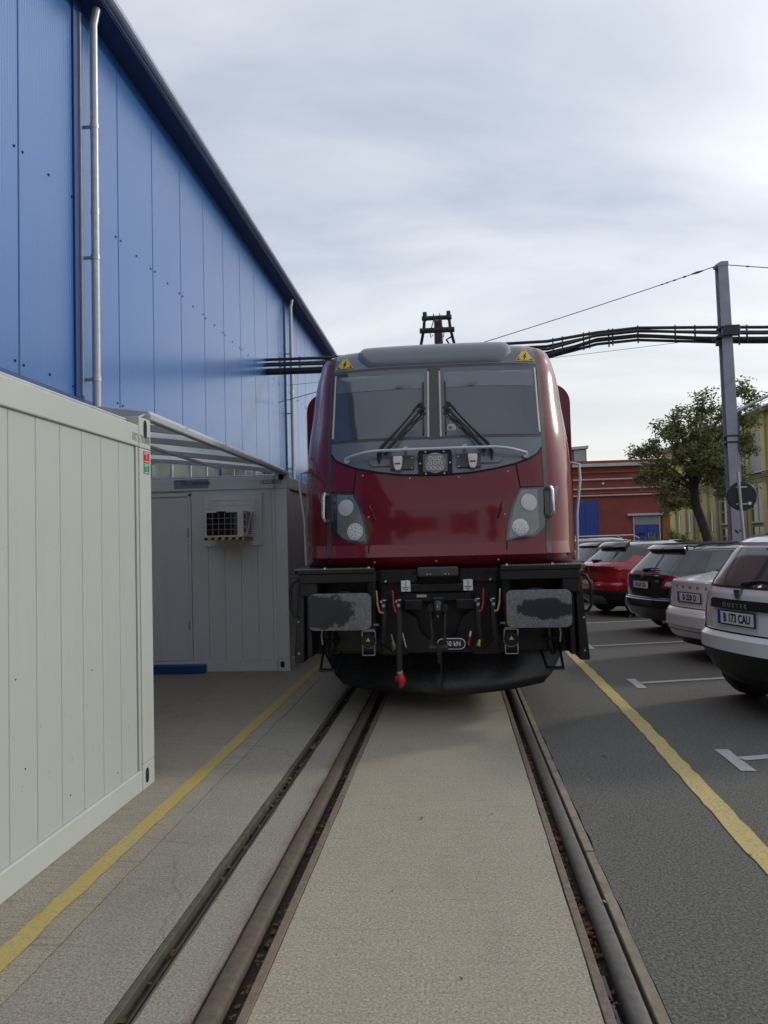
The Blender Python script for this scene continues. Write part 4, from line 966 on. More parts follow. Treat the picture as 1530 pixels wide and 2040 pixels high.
# snow plough
rows = []
for i, (z, dyy) in enumerate(((.165, .0), (.20, -.01), (.30, .05), (.42, .16), (.52, .24), (.60, .28), (.66, .30))):
    row = []
    for j in range(41):
        u = -1 + 2 * j / 40; hw = 1.02 + (z - .165) * .62
        if abs(u) > .0: pass
        x = u * hw; yv = .66 + dyy * .6 + .42 * abs(u) ** 1.3
        zz = z + (.05 * abs(u) ** 3 if i < 2 else 0); hwc = hw
        row.append((x, yv, zz))
    rows.append(row)
pg = MB().quadstrip(rows).build('snow_plough', M['black2'], loco, True, 0, 1, 60)
for s in (-1, 1):
    for k in range(6):
        x = s * (.14 + .17 * k); u = abs(x) / (1.02 + .42 * .62); MB().disc((x, .66 + .27 * .6 + .42 * u ** 1.3 - .002, .575), .012, 'y', 8, .008).build('bolt', M['galv'], pg)
MB().bar((0, .64, .17), (0, .66, .58), .016, .02).build('plough_edge', M['black'], pg)
MB().box(-1.25, 1.25, .78, .9, .60, .80).build('plough_bracket', M['black'], loco)
# pantograph
pan = MB().tube([(-.03, 6.5, 3.85), (0, 4.6, 4.62), (.01, 4.15, 4.86)], .05, 8).tube([(.04, 6.5, 3.85), (.035, 4.6, 4.62), (.03, 4.15, 4.86)], .045, 8).build('pantograph', M['rust'], loco, True)
zb, yb2 = 4.90, 4.17
for (z, hw, r_) in ((4.88, .215, .034), (4.70, .25, .040)): MB().tube([(-hw, 4.17, z), (hw, 4.17, z)], r_, 12).build('cross_tube', M['pipe'], pan, True)
for s in (-1, 1):
    MB().tube([(s * .17, 4.17, 4.95), (s * .19, 4.17, 4.72), (s * .30, 4.4, 4.30), (s * .42, 4.9, 3.9)], .022, 8).build('upper_arm', M['pipe'], pan, True)
    MB().tube([(s * .045, 4.13, 4.93), (s * .045, 4.12, 4.83), (s * .10, 4.12, 4.66), (s * .09, 4.12, 4.58), (s * .06, 4.12, 4.62)], .008, 6).build('shunt_cable', M['pipe'], pan, True)
    MB().box(s * .17 - .03, s * .17 + .03, 4.12, 4.22, 4.85, 4.965).build('clamp', M['pipe'], pan, False, .01)
MB().tube([(.20, 4.2, 4.60), (.13, 4.18, 4.56), (.22, 4.4, 4.45), (.38, 4.9, 3.9)], .013, 8).build('guide_rod', M['pipe'], pan, True)
# ------------------------------------------------------------------ parked cars (origin: rear bumper centre on the ground, +x forward)
class Car:
    def __init__(s, name, label, loc, rz, XR, XF, W, paint, D=.62, n=2.8, cat='car'):
        s.XR, s.XF, s.W, s.D, s.n = XR, XF, W, D, n
        s.root = thing(name, label, cat, loc, rz, 'cars parked in the bays'); s.paint = paint
    def rear(s, y, z):
        w = itp(s.W, z); t = min(abs(y) / w, .9999); return itp(s.XR, z) + s.D * (1 - (1 - t ** s.n) ** (1 / s.n))
    def side(s, x, z, sg):
        w = itp(s.W, z); u = x - itp(s.XR, z)
        if u >= s.D: return sg * w
        k = max(0, 1 - u / s.D); return sg * w * max(0, 1 - k ** s.n) ** (1 / s.n)
    def rs(s): return surf(lambda y, z: Vector((s.rear(y, z), y, z)))   # outward normal
    def shell(s, name, z0, z1, mt, out=0.0, parent=None, nz=.03, cap=False):
        zs = sorted(set([z0, z1] + [z for z, _ in s.XR + s.W + s.XF if z0 < z < z1] + [z0 + (z1 - z0) * i / max(2, int((z1 - z0) / nz)) for i in range(max(2, int((z1 - z0) / nz)))]))
        rows = []; N = 14
        for z in zs:
            w = itp(s.W, z) + out; xr = itp(s.XR, z) - out; xf = itp(s.XF, z); row = []
            th = [math.pi / 2 * i / N for i in range(N + 1)]
            pe = lambda a: (math.copysign(abs(math.sin(a)) ** (2 / s.n), math.sin(a)), abs(math.cos(a)) ** (2 / s.n))
            for i in range(N, -1, -1): t, c = pe(th[i]); row.append((xr + s.D * (1 - c), -w * t, z))
            for i in range(1, N + 1): t, c = pe(th[i]); row.append((xr + s.D * (1 - c), w * t, z))
            df = min(.8, max(.2, (xf - xr) * .35))
            for i in range(N, -1, -1): t, c = pe(th[i]); row.append((xf - df * (1 - c), w * t, z))
            for i in range(1, N + 1): t, c = pe(th[i]); row.append((xf - df * (1 - c), -w * t, z))
            rows.append(row)
        mb = MB().quadstrip(rows, True); m_ = len(rows[0])
        mb.f.append(tuple(range(m_))[::-1])
        if cap: e = len(mb.v) - m_; mb.f.append(tuple(range(e, e + m_)))
        return mb.build(name, mt, parent or s.root, True, 0, 1, 40)
    def rp(s, name, poly, off, mt, parent=None, nz=6, nx=10, skirt=.015):
        f = s.rs(); return patch(name, poly, off, mt, parent or s.root, lambda a, b, o: f(a, b, -o), nz, nx, skirt)
    def sp(s, name, poly, off, mt, sg, parent=None, nz=5, nx=10, skirt=.015):
        fn = surf(lambda x, z: Vector((x, s.side(x, z, sg), z)))
        return patch(name, poly, off, mt, parent or s.root, lambda a, b, o: fn(a, b, o if sg < 0 else -o), nz, nx, skirt)
    def seam(s, name, pts, w, off, mt, parent=None):
        f = s.rs(); return seamline(name, pts, w, off, mt, parent or s.root, lambda a, b, o: f(a, b, -o))
    def wheels(s, xs_, r=.33, tw=.215, track=None):
        for x in xs_:
            for sg in (-1, 1):
                y = sg * (itp(s.W, .6) + .012 - tw / 2)
                w = MB().lathe([(.20, -tw / 2 + .01), (r - .05, -tw / 2), (r - .012, -tw / 2 + .02), (r, -tw / 4), (r, tw / 4), (r - .012, tw / 2 - .02), (r - .05, tw / 2), (.20, tw / 2 - .01)], 28, 'y', (x, y, r)).build('wheel', M['rubber'], s.root, True)
                rm = MB(); rm.lathe([(.001, sg * (tw / 2 - .03)), (.06, sg * (tw / 2 - .03)), (.07, sg * (tw / 2 - .06)), (.2, sg * (tw / 2 - .05)), (.225, sg * (tw / 2 - .005)), (.20, -sg * .02)], 24, 'y', (x, y, r))
                for k in range(5):
                    a = 2 * math.pi * k / 5; rm.bar((x + .05 * math.cos(a), y + sg * (tw / 2 - .02), r + .05 * math.sin(a)), (x + .21 * math.cos(a), y + sg * (tw / 2 - .015), r + .21 * math.sin(a)), .05, .03, (0, 1, 0))
                rm.build('rim', M['rim'], w, True)
                wv = itp(s.W, .6); MB().prism([(x + (r + .07) * math.cos(math.pi * k / 16), r - .02 + (r + .07) * math.sin(math.pi * k / 16)) for k in range(17)], sg * (wv - .25), sg * (wv + .006), 'y').build('wheel_arch', M['car_plastic'], s.root)
    def plate(s, txt, z, y=0, x=None, h=.11, align='CENTER', vis=None):
        xx = (x if x is not None else s.rear(y, z)) - .016
        p = MB().box(xx - .004, xx + .006, y - .275, y + .275, z - .068, z + .068).build('number_plate', M['car_plastic'], s.root, False, .004)
        MB().box(xx - .008, xx - .0042, y - .26, y + .26, z - .055, z + .055).build('plate_field', M['paper'], p)
        # seen from behind, left is +y
        MB().box(xx - .0095, xx - .0082, y + .218, y + .26, z - .055, z + .055).build('plate_band', M['eu_blue'], p)
        if txt: text(txt, .105, M['ink'], p, (xx - .0085, y + (-.022 if align == 'CENTER' else -.235), z - .003), (R(90), 0, R(-90)), .80 if len(txt) > 7 else .9, align, ext=.0012, bold=.0036)
        return p
    def letters(s, txt, size, z, y, mt, sp_=1.3, x=None, off=.006, par=None):
        text(txt, size, mt, par or s.root, ((x if x is not None else s.rear(y, z)) - off, y, z), (R(90), 0, R(-90)), 1.1, ext=.002, space=sp_)
RZ = R(15)
# white SUV at the right edge
c = Car('parked_car', 'white SUV with black tailgate strip and black lower bumper, nearest at right', (2.49, 7.30, 0), RZ,
        [(.25, .25), (.36, .10), (.52, .03), (.58, .0), (.70, .0), (.735, .035), (.76, .06), (.9, .065), (1.1, .085), (1.2, .12), (1.45, .27), (1.54, .34), (1.585, .44), (1.62, .75), (1.64, 1.3)],
        [(.25, 4.1), (.5, 4.28), (.8, 4.28), (.95, 4.1), (1.0, 3.5), (1.06, 3.2), (1.5, 2.5), (1.58, 2.2), (1.64, 1.7)],
        [(.25, .78), (.5, .90), (.75, .905), (1.0, .89), (1.12, .86), (1.3, .79), (1.5, .70), (1.58, .63), (1.62, .5), (1.64, .25)], M['car_white'], .55, 2.6)
c.shell('body', .58, 1.64, c.paint, cap=True)
c.shell('rear_bumper', .25, .578, M['car_plastic'], .0)
c.rp('rear_window', [(-.60, 1.175), (.60, 1.175), (.655, 1.21), (.69, 1.26), (.60, 1.50), (.55, 1.525), (-.55, 1.525), (-.60, 1.50), (-.69, 1.26), (-.655, 1.21)], .004, M['car_glass'], None, 10, 14)
c.seam('window_seal', [(-.60, 1.165), (.60, 1.165)], .02, .005, M['car_plastic'])
c.rp('spoiler', [(-.56, 1.545), (.56, 1.545), (.52, 1.60), (-.52, 1.60)], .035, c.paint, None, 4, 12, .06)
c.seam('tailgate_seam', [(.70, 1.14), (.715, .95), (.70, .80), (.66, .75), (-.66, .75), (-.70, .80), (-.715, .95), (-.70, 1.14)], .012, .0035, M['hole'])
for sg in (-1, 1):
    tl = c.rp('tail_light', [(sg * .69, .82), (sg * .80, .80), (sg * .86, .95), (sg * .83, 1.12), (sg * .74, 1.13), (sg * .70, 1.0)], .008, M['tail'], None, 8, 6)
    c.rp('reverse_lamp', [(sg * .72, .845), (sg * .78, .845), (sg * .79, .90), (sg * .73, .90)], .011, M['lamp'], tl, 2, 3, .004)
    c.sp('side_window', [(.75, 1.18), (1.25, 1.16), (1.15, 1.46), (.95, 1.45)], .004, M['car_glass'], sg)
    c.sp('side_window', [(1.32, 1.16), (2.15, 1.13), (2.05, 1.48), (1.25, 1.47)], .004, M['car_glass'], sg)
    c.sp('side_window', [(2.2, 1.13), (2.95, 1.12), (2.45, 1.48), (2.1, 1.48)], .004, M['car_glass'], sg)
    MB().tube([(.75, sg * .60, 1.60), (.9, sg * .61, 1.665), (2.2, sg * .61, 1.68), (2.35, sg * .6, 1.61)], .017, 8).build('roof_rail', M['car_plastic'], c.root, True)
    MB().tube([(.55, sg * .72, 1.2), (.56, sg * .73, 1.25)], .012, 6).build('window_clip', M['car_plastic'], c.root, True)
tg = c.rp('tailgate_strip', [(-.42, .975), (-.40, .962), (.40, .962), (.42, .975), (.42, 1.035), (.39, 1.052), (-.39, 1.052), (-.42, 1.035)], .028, M['car_plastic'], None, 4, 12, .035)
c.letters('DUSTER', .058, 1.000, .0, M['lens_grey'] if False else M['galv'], 1.75, None, .036, tg)
bd = MB().prism([(-.055, 1.155), (.055, 1.155), (.048, 1.115), (.030, 1.065), (-.030, 1.065), (-.048, 1.115)], c.rear(0, 1.11) - .022, c.rear(0, 1.11) + .03, 'x').build('badge', M['rim'], c.root, False, .006)
MB().prism([(-.036, 1.143), (.036, 1.143), (.03, 1.122), (-.03, 1.122)], c.rear(0, 1.11) - .0255, c.rear(0, 1.11) - .02, 'x').build('badge_inset', M['grey_lo'], bd)
MB().prism([(-.026, 1.108), (-.008, 1.108), (-.006, 1.08), (-.020, 1.08)], c.rear(0, 1.11) - .0255, c.rear(0, 1.11) - .02, 'x').build('badge_inset', M['grey_lo'], bd)
c.plate('B 173 CAU', .885)
MB().disc((c.rear(.0, .99) + .02, 0, 1.035), .006, 'x', 8, .05).build('tailgate_button', M['ink'], c.root)
wi = MB().tube([(c.rear(-.05, 1.2) - .02, -.05, 1.20), (c.rear(-.2, 1.24) - .03, -.25, 1.235), (c.rear(-.4, 1.24) - .02, -.45, 1.225)], [.022, .012, .008], 8).build('rear_wiper', M['car_plastic'], c.root, True)
MB().tube([(c.rear(-.1, 1.54), -.12, 1.50), (c.rear(-.1, 1.54) - .03, -.12, 1.50)], .02, 8).build('washer_nozzle', M['car_plastic'], c.root, True)
c.wheels((.78, 3.40), .345, .22)
MB().lathe([(.001, .30), (.18, .29), (.28, .22), (.30, .10), (.28, .0)], 18, 'x', (.5, .25, .46)).build('spare_wheel', M['rubber'], c.root, True)
MB().box(.45, 4.0, -.75, .75, .22, .30).build('floor_pan', M['hole'], c.root)
MB().bar((.78, -.75, .34), (.78, .75, .34), .10, .10).build('rear_axle', M['black'], c.root)
MB().tube([(.35, -.48, .30), (.12, -.5, .27)], .03, 8).build('exhaust', M['rim'], c.root, True)

# warm white liftback with letters on the lid
c = Car('parked_car', 'white liftback car with letters on its boot lid, second from the right edge', (3.0, 10.50, 0), RZ,
        [(.22, .18), (.32, .05), (.45, .0), (.60, .0), (.655, .03), (.70, .07), (.86, .085), (.96, .09), (1.03, .085), (1.055, .10), (1.075, .22), (1.13, .62), (1.25, 1.05), (1.36, 1.5), (1.43, 1.95), (1.455, 2.3)],
        [(.22, 4.4), (.45, 4.58), (.7, 4.56), (.86, 4.3), (.92, 3.6), (1.0, 3.3), (1.36, 2.85), (1.455, 2.5)],
        [(.22, .76), (.45, .885), (.68, .89), (.95, .865), (1.06, .80), (1.13, .74), (1.3, .66), (1.40, .58), (1.455, .35)], M['car_white2'], .52, 2.7)
c.shell('body', .30, 1.455, c.paint, cap=True)
c.shell('underbody', .20, .298, M['car_plastic'])
c.seam('bumper_seam', [(-.80, .455), (.80, .455)], .012, .004, M['galv'])
c.seam('bumper_seam', [(-.80, .40), (.80, .40)], .008, .004, M['grey_lo'])
c.seam('boot_seam', [(.72, 1.02), (.70, .82), (.62, .695), (-.62, .695), (-.70, .82), (-.72, 1.02)], .010, .0035, M['hole'])
for sg in (-1, 1):
    c.rp('tail_light', [(sg * .60, .86), (sg * .82, .88), (sg * .835, .98), (sg * .60, .955)], .008, M['tail'], None, 4, 8)
    c.sp('side_window', [(1.35, 1.02), (2.2, 1.0), (2.2, 1.37), (1.85, 1.36)], .004, M['car_glass'], sg)
    c.sp('side_window', [(2.26, 1.0), (3.1, .97), (2.75, 1.37), (2.26, 1.375)], .004, M['car_glass'], sg)
c.rp('rear_window', [(-.56, 1.15), (.56, 1.15), (.50, 1.37), (-.50, 1.37)], .004, M['car_glass'], None, 5, 10)
for k, ch in enumerate('SKODA'): c.letters(ch, .055, .965, .34 - .17 * k, M['grey_lo'], 1, None, .005)
c.plate('B 220 D', .835)
c.letters('SCALA', .035, .745, .60, M['grey_lo'], 1.0, None, .006)
c.wheels((.95, 3.60), .32, .205)

# black estate
c = Car('parked_car', 'black estate car with roof rails, rear wiper and red and white tail lights', (3.10, 13.50, 0), RZ,
        [(.20, .20), (.34, .05), (.46, .0), (.60, .0), (.64, .05), (.9, .06), (1.0, .075), (1.08, .13), (1.38, .42), (1.425, .46), (1.455, .62), (1.475, 1.0), (1.485, 1.6)],
        [(.20, 4.4), (.45, 4.6), (.72, 4.58), (.9, 4.3), (.95, 3.6), (1.0, 3.4), (1.4, 2.8), (1.485, 2.3)],
        [(.20, .76), (.45, .885), (.7, .89), (.98, .865), (1.08, .83), (1.25, .75), (1.40, .66), (1.455, .56), (1.485, .3)], M['car_black'], .5, 2.8)
c.shell('body', .26, 1.485, c.paint, cap=True)
c.rp('rear_window', [(-.62, 1.07), (.62, 1.07), (.60, 1.22), (.53, 1.37), (-.53, 1.37), (-.60, 1.22)], .004, M['car_glass'], None, 8, 12)
c.rp('spoiler', [(-.56, 1.385), (.56, 1.385), (.52, 1.43), (-.52, 1.43)], .075, M['car_black'], None, 3, 12, .09)
c.seam('tailgate_seam', [(.71, 1.05), (.71, .70), (.68, .62), (-.68, .62), (-.71, .70), (-.71, 1.05)], .010, .0035, M['grey_lo'])
c.seam('bumper_edge', [(-.80, .625), (.80, .625)], .010, .005, M['grey_lo'])
for sg in (-1, 1):
    tl = c.rp('tail_light', [(sg * .55, .80), (sg * .84, .76), (sg * .85, .99), (sg * .72, 1.01), (sg * .60, .93)], .008, M['tail'], None, 6, 8)
    c.rp('reverse_lamp', [(sg * .62, .84), (sg * .74, .825), (sg * .76, .91), (sg * .65, .91)], .011, M['lamp'], tl, 3, 5, .004)
    c.sp('side_window', [(.72, 1.06), (1.30, 1.04), (1.30, 1.39), (.98, 1.37)], .004, M['car_glass'], sg)
    c.sp('side_window', [(1.36, 1.04), (2.18, 1.01), (2.18, 1.40), (1.36, 1.395)], .004, M['car_glass'], sg)
    c.sp('side_window', [(2.24, 1.01), (3.2, .98), (2.72, 1.39), (2.24, 1.40)], .004, M['car_glass'], sg)
    MB().tube([(.72, sg * .56, 1.455), (.85, sg * .57, 1.51), (2.3, sg * .57, 1.525), (2.45, sg * .56, 1.45)], .016, 8).build('roof_rail', M['car_plastic'], c.root, True)
    MB().tube([(.30, sg * .55, .27), (.12, sg * .55, .25)], .03, 8).build('exhaust', M['rim'], c.root, True)
MB().disc((c.rear(0, .985) + .005, .0, .985), .042, 'x', 16, .012).build('badge', M['rim'], c.root, True)
c.letters('OCTAVIA', .045, .91, -.42, M['rim'], 1.15)
c.plate('B 510 CN', .84)
MB().tube([(c.rear(0, 1.09) - .02, .0, 1.085), (c.rear(.2, 1.1) - .03, -.25, 1.12), (c.rear(.3, 1.12) - .02, -.42, 1.12)], [.03, .012, .008], 8).build('rear_wiper', M['car_plastic'], c.root, True)
MB().tube([(1.0, 0, 1.475), (.93, 0, 1.58)], .004, 6).build('aerial', M['car_plastic'], c.root, True)
c.wheels((.95, 3.62), .32, .205)

# red crossover with black roof
c = Car('parked_car', 'red crossover with black floating roof and black lower bumper, beside the locomotive step', (2.82, 16.95, 0), RZ,
        [(.22, .22), (.36, .05), (.52, .0), (.66, .0), (.72, .05), (.95, .06), (1.06, .04), (1.10, .08), (1.14, .16), (1.40, .48), (1.47, .52), (1.52, .70), (1.555, 1.1), (1.575, 1.6)],
        [(.22, 4.0), (.5, 4.2), (.8, 4.2), (.95, 4.0), (1.0, 3.4), (1.06, 3.1), (1.45, 2.5), (1.575, 2.0)],
        [(.22, .76), (.5, .885), (.8, .89), (1.0, .87), (1.1, .83), (1.25, .76), (1.42, .66), (1.50, .57), (1.575, .3)], M['car_red'], .52, 2.6)
c.shell('body', .56, 1.14, c.paint)
c.shell('roof', 1.142, 1.575, M['car_black'], cap=True)
c.shell('rear_bumper', .22, .558, M['car_plastic'])
for sg in (-1, 1):
    c.sp('quarter_panel', [(.50, 1.12), (1.35, 1.12), (1.0, 1.24), (.72, 1.27)], .006, c.paint, sg)
    tl = c.rp('tail_light', [(sg * .44, .93), (sg * .80, .90), (sg * .86, 1.02), (sg * .80, 1.07), (sg * .44, 1.05)], .012, M['tail'], None, 6, 8)
    c.sp('side_window', [(.95, 1.27), (1.42, 1.16), (1.42, 1.46), (1.18, 1.43)], .004, M['car_glass'], sg)
    c.sp('side_window', [(1.48, 1.14), (2.15, 1.12), (2.15, 1.49), (1.48, 1.47)], .004, M['car_glass'], sg)
    c.sp('side_window', [(2.2, 1.12), (3.0, 1.08), (2.6, 1.46), (2.2, 1.49)], .004, M['car_glass'], sg)
c.rp('rear_window', [(-.58, 1.145), (.58, 1.145), (.52, 1.39), (-.52, 1.39)], .004, M['car_glass'], None, 6, 12)
c.rp('spoiler', [(-.55, 1.41), (.55, 1.41), (.50, 1.49), (-.50, 1.49)], .07, M['car_black'], None, 4, 12, .09)
c.rp('garnish', [(-.44, .945), (.44, .945), (.44, 1.04), (-.44, 1.04)], .008, M['tail'], None, 3, 10)
MB().prism([(0, 1.035), (.028, .985), (0, .935), (-.028, .985)], c.rear(0, 1) - .02, c.rear(0, 1) + .02, 'x').build('badge', M['rim'], c.root, False, .004)
c.rp('skid_plate', [(-.5, .27), (.5, .27), (.58, .36), (.5, .44), (-.5, .44), (-.58, .36)], .012, M['grey'], None, 4, 10)
c.plate('H', .70, 0, None, .11, 'RIGHT')
MB().tube([(c.rear(0, 1.16) - .03, .0, 1.165), (c.rear(.2, 1.2) - .03, -.3, 1.18)], [.03, .010], 8).build('rear_wiper', M['car_plastic'], c.root, True)
MB().tube([(.95, 0, 1.555), (.80, 0, 1.70)], .005, 6).build('aerial', M['car_plastic'], c.root, True)
c.wheels((.80, 3.40), .335, .215)

def plain_car(label, loc, rz, paint, h, L=4.3, rails=None):
    k = h / 1.6
    c = Car('parked_car', label, loc, rz,
        [(.22, .2), (.5, 0), (.72, .0), (.78, .05), (1.02 * k, .07), (1.1 * k, .12), (1.42 * k, .40), (1.5 * k, .50), (1.56 * k, .8), (h, 1.5)],
        [(.22, L - .2), (.5, L), (.8, L - .02), (.96 * k, L - .3), (1.0 * k, L - .85), (1.06 * k, L - 1.1), (1.5 * k, L - 1.8), (h, L - 2.3)],
        [(.22, .76), (.5, .89), (.9, .89), (1.1 * k, .83), (1.3 * k, .76), (1.5 * k, .64), (1.56 * k, .5), (h, .28)], paint, .5, 2.7)
    c.shell('body', .45, h, paint, cap=True); c.shell('rear_bumper', .22, .448, M['car_plastic'])
    c.rp('rear_window', [(-.6, 1.1 * k), (.6, 1.1 * k), (.52, 1.42 * k), (-.52, 1.42 * k)], .004, M['car_glass'], None, 5, 8)
    c.rp('spoiler', [(-.55, 1.45 * k), (.55, 1.45 * k), (.5, 1.52 * k), (-.5, 1.52 * k)], .05, paint, None, 3, 8, .06)
    for sg in (-1, 1):
        c.rp('tail_light', [(sg * .62, .85 * k), (sg * .84, .85 * k), (sg * .82, 1.05 * k), (sg * .66, 1.05 * k)], .008, M['tail'], None, 4, 5)
        c.sp('side_window', [(.85, 1.12 * k), (1.45, 1.1 * k), (1.45, 1.46 * k), (1.1, 1.44 * k)], .004, M['car_glass'], sg)
        c.sp('side_window', [(1.52, 1.1 * k), (2.2, 1.08 * k), (2.2, 1.48 * k), (1.52, 1.46 * k)], .004, M['car_glass'], sg)
        c.sp('side_window', [(2.26, 1.08 * k), (L - 1.25, 1.06 * k), (L - 1.75, 1.47 * k), (2.26, 1.48 * k)], .004, M['car_glass'], sg)
        if rails: MB().tube([(.75, sg * .56, h - .04), (.9, sg * .57, h + .045), (L - 1.9, sg * .57, h + .055), (L - 1.7, sg * .56, h - .05)], .02, 8).build('roof_rail', rails, c.root, True)
    c.wheels((.85, L - .88), .33, .21); return c
plain_car('dark grey hatchback half hidden behind the red crossover', (2.95, 20.6, 0), RZ, M['car_grey'], 1.56, 4.2)
plain_car('dark car with bright silver roof rails far behind the red crossover', (2.75, 24.2, 0), RZ, M['car_grey'], 1.66, 4.6, M['steel'])
plain_car('dark car with only its rounded roof showing behind the white SUV', (8.6, 19.6, 0), R(15), M['car_black'], 1.64, 4.4)

# ------------------------------------------------------------------ pole, wires, sign
pole = thing('mast', 'tall lavender grey steel mast carrying wires and the black pipes', 'mast', (6.66, 19.0, 0))
lean = -.035
def hbeam(w, d, tf, z0, z1):
    mb = MB()
    for (x0, x1, y0_, y1_) in ((-w / 2, w / 2, -d / 2, -d / 2 + tf), (-w / 2, w / 2, d / 2 - tf, d / 2), (-.012, .012, -d / 2 + tf, d / 2 - tf)):
        b = len(mb.v); mb.box(x0, x1, y0_, y1_, z0, z1)
    return mb
hb = hbeam(.27, .26, .02, 0, 8.12)
hb.v = [(x * (1.12 - .035 * z) + .06 + lean * z * .38, y, z) for x, y, z in hb.v]
hb.build('shaft', M['pole'], pole)
sx = lambda z: .06 + lean * z * .38
MB().prism([(sx(8.12) - .14, 8.10), (sx(8.12) + .12, 8.10), (sx(8.12) + .12, 8.21), (sx(8.12) - .05, 8.21), (sx(8.12) - .16, 8.15)], -.14, .14, 'y').build('cap', M['pole'], pole)
for z in (3.85, 4.0, 6.62): MB().box(sx(z) - .16, sx(z) + .16, -.145, .145, z - .02, z + .02).build('band', M['black'], pole, False, .004)
for k in range(2):
    xx = -.10 + .11 * k
    MB().prism([(sx(1.7) + xx, 1.76), (sx(1.7) + xx + .055, 1.76), (sx(1.7) + xx + .12, 1.68), (sx(1.7) + xx + .065, 1.68)], -.136, -.1305, 'y').build('hazard_mark', M['ink'], pole)
MB().tube([(sx(4.55) + .1, -.05, 4.55), (sx(4.6) + .4, -.1, 4.72), (1.6, -.3, 5.25)], .035, 8).build('side_arm', M['galv'], pole, True)
MB().tube([(sx(4.5) + .15, -.15, 4.5), (sx(4.2) + .14, -.16, 4.2), (sx(3.6) + .10, -.16, 3.7), (sx(3.5) + .16, -.16, 3.45)], .014, 6).build('cable', M['pipe'], pole, True)
MB().box(sx(6.5) - .25, sx(6.5) - .1, -.2, .2, 6.35, 6.41).box(sx(6.5) - .22, sx(6.5) - .14, -.06, .06, 6.2, 6.36).build('pipe_shelf', M['pipe'], pole, False, .006)
MB().box(sx(6.5) - .1, sx(6.5) + .25, -.30, -.15, 6.38, 6.62).build('pipe_clamp', M['pipe'], pole, False, .01)
xp, zp = 6.66 + sx(8.14), 8.14
def wire(p, q, sag, r, label, beads=()):
    P_ = [Vector(p).lerp(Vector(q), i / 16) - Vector((0, 0, sag * 4 * (i / 16) * (1 - i / 16))) for i in range(17)]
    o = thing('wire', label, 'wire', p)
    MB().tube([v - Vector(p) for v in P_], r, 6).build('strand', M['pipe'], o, True)
    for t, rr, ln in beads:
        a = Vector(p).lerp(Vector(q), t) - Vector((0, 0, sag * 4 * t * (1 - t))); d = (Vector(q) - Vector(p)).normalized()
        MB().tube([a - d * ln / 2 - Vector(p), a - Vector(p), a + d * ln / 2 - Vector(p)], [rr * .5, rr, rr * .5], 8).build('insulator', M['pipe'], o, True)
wire((xp - .14, 19, zp), (-4.9, 21.5, 5.75), .10, .010, 'thin black wire sloping down from the mast top towards the blue hall', ((.035, .03, .28), (.06, .025, .10), (.08, .022, .08), (.095, .02, .08), (.105, .02, .08)))
wire((xp + .12, 19, zp + .02), (16, 17.5, 6.9), .15, .010, 'thin black wire leaving the mast top to the right', ((.05, .022, .08), (.10, .02, .08), (.15, .02, .2)))
wire((7.0, 21.5, 7.0), (-4.9, 22.5, 6.45), .06, .006, 'faint thin wire running just below the black pipe bundle')
sg_ = thing('traffic_sign', 'round traffic sign seen from its black back on a thin grey post', 'traffic sign', (6.17, 17.0, 0))
MB().tube([(-.10, 0, 2.98), (-.03, 0, 1.4), (.02, 0, 0)], .034, 10).build('post', M['galv'], sg_, True)
MB().lathe([(.0001, -.02), (.30, -.02), (.315, -.005), (.315, .01), (.0001, .012)], 32, 'y', (-.02, .05, 2.47)).build('sign_panel', M['sign_back'], sg_, True)
for z in (2.30, 2.66): MB().bar((-.15, .02, z), (.08, .02, z), .02, .03).build('bracket', M['galv'], sg_)
MB().box(.10, .16, .023, .028, 2.28, 2.34).build('sticker', M['paper'], sg_)

# ------------------------------------------------------------------ tree
def tree(name, label, loc, crown, trunk_pts, n_leaf, seed, leaf=.11):
    rnd = random.Random(seed); t = thing(name, label, 'tree', loc)
    tr = MB(); tr.tube([p for p, r in trunk_pts], [r for p, r in trunk_pts], 10); top = Vector(trunk_pts[-1][0])
    tips = []
    for (cx, cy, cz_, r) in crown:
        tgt = Vector((cx, cy, cz_)); s_ = Vector(trunk_pts[rnd.choice((-1, -1, -2))][0]); mid = s_.lerp(tgt, .5) + Vector((rnd.uniform(-.2, .2), rnd.uniform(-.2, .2), rnd.uniform(0, .25)))
        tr.tube([s_, mid, tgt], [.065, .04, .014], 6); tips.append((tgt, r))
        for k in range(4):
            d = Vector((rnd.gauss(0, 1), rnd.gauss(0, 1), rnd.gauss(.2, .8))).normalized() * r * rnd.uniform(.7, 1.05)
            tr.tube([tgt.lerp(mid, .3 * rnd.random()), tgt + d * .55 + Vector((0, 0, .05)), tgt + d], [.02, .012, .005], 5)
    tr.build('trunk', M['bark'], t, True)
    lv = MB()
    tot = sum(r ** 2.3 for _, r in tips)
    for tgt, r in tips:
        nl = int(n_leaf * r ** 2.3 / tot); subs = [Vector((rnd.gauss(0, 1), rnd.gauss(0, 1), rnd.gauss(0, .8))).normalized() * r * rnd.uniform(.45, 1.0) for _ in range(max(6, int(26 * r * r)))]
        for i in range(nl):
            c0 = tgt + rnd.choice(subs) + Vector((rnd.gauss(0, .12), rnd.gauss(0, .12), rnd.gauss(0, .10)))
            a = Vector((rnd.gauss(0, 1), rnd.gauss(0, 1), rnd.gauss(-.3, .6))).normalized(); b_ = a.cross(Vector((rnd.gauss(0, 1), rnd.gauss(0, 1), rnd.gauss(0, 1)))).normalized(); s_ = leaf * rnd.uniform(.55, 1.1)
            k = len(lv.v); n_ = a.cross(b_) * s_ * .15
            lv.v += [tuple(c0 - a * s_ * .5), tuple(c0 + b_ * s_ * .26 + n_), tuple(c0 + a * s_ * .55), tuple(c0 - b_ * s_ * .26 + n_)]; lv.f.append((k, k + 1, k + 2, k + 3))
    lv.build('crown', M['leaf'], t, False, 0, 1, 35, False)
    return t
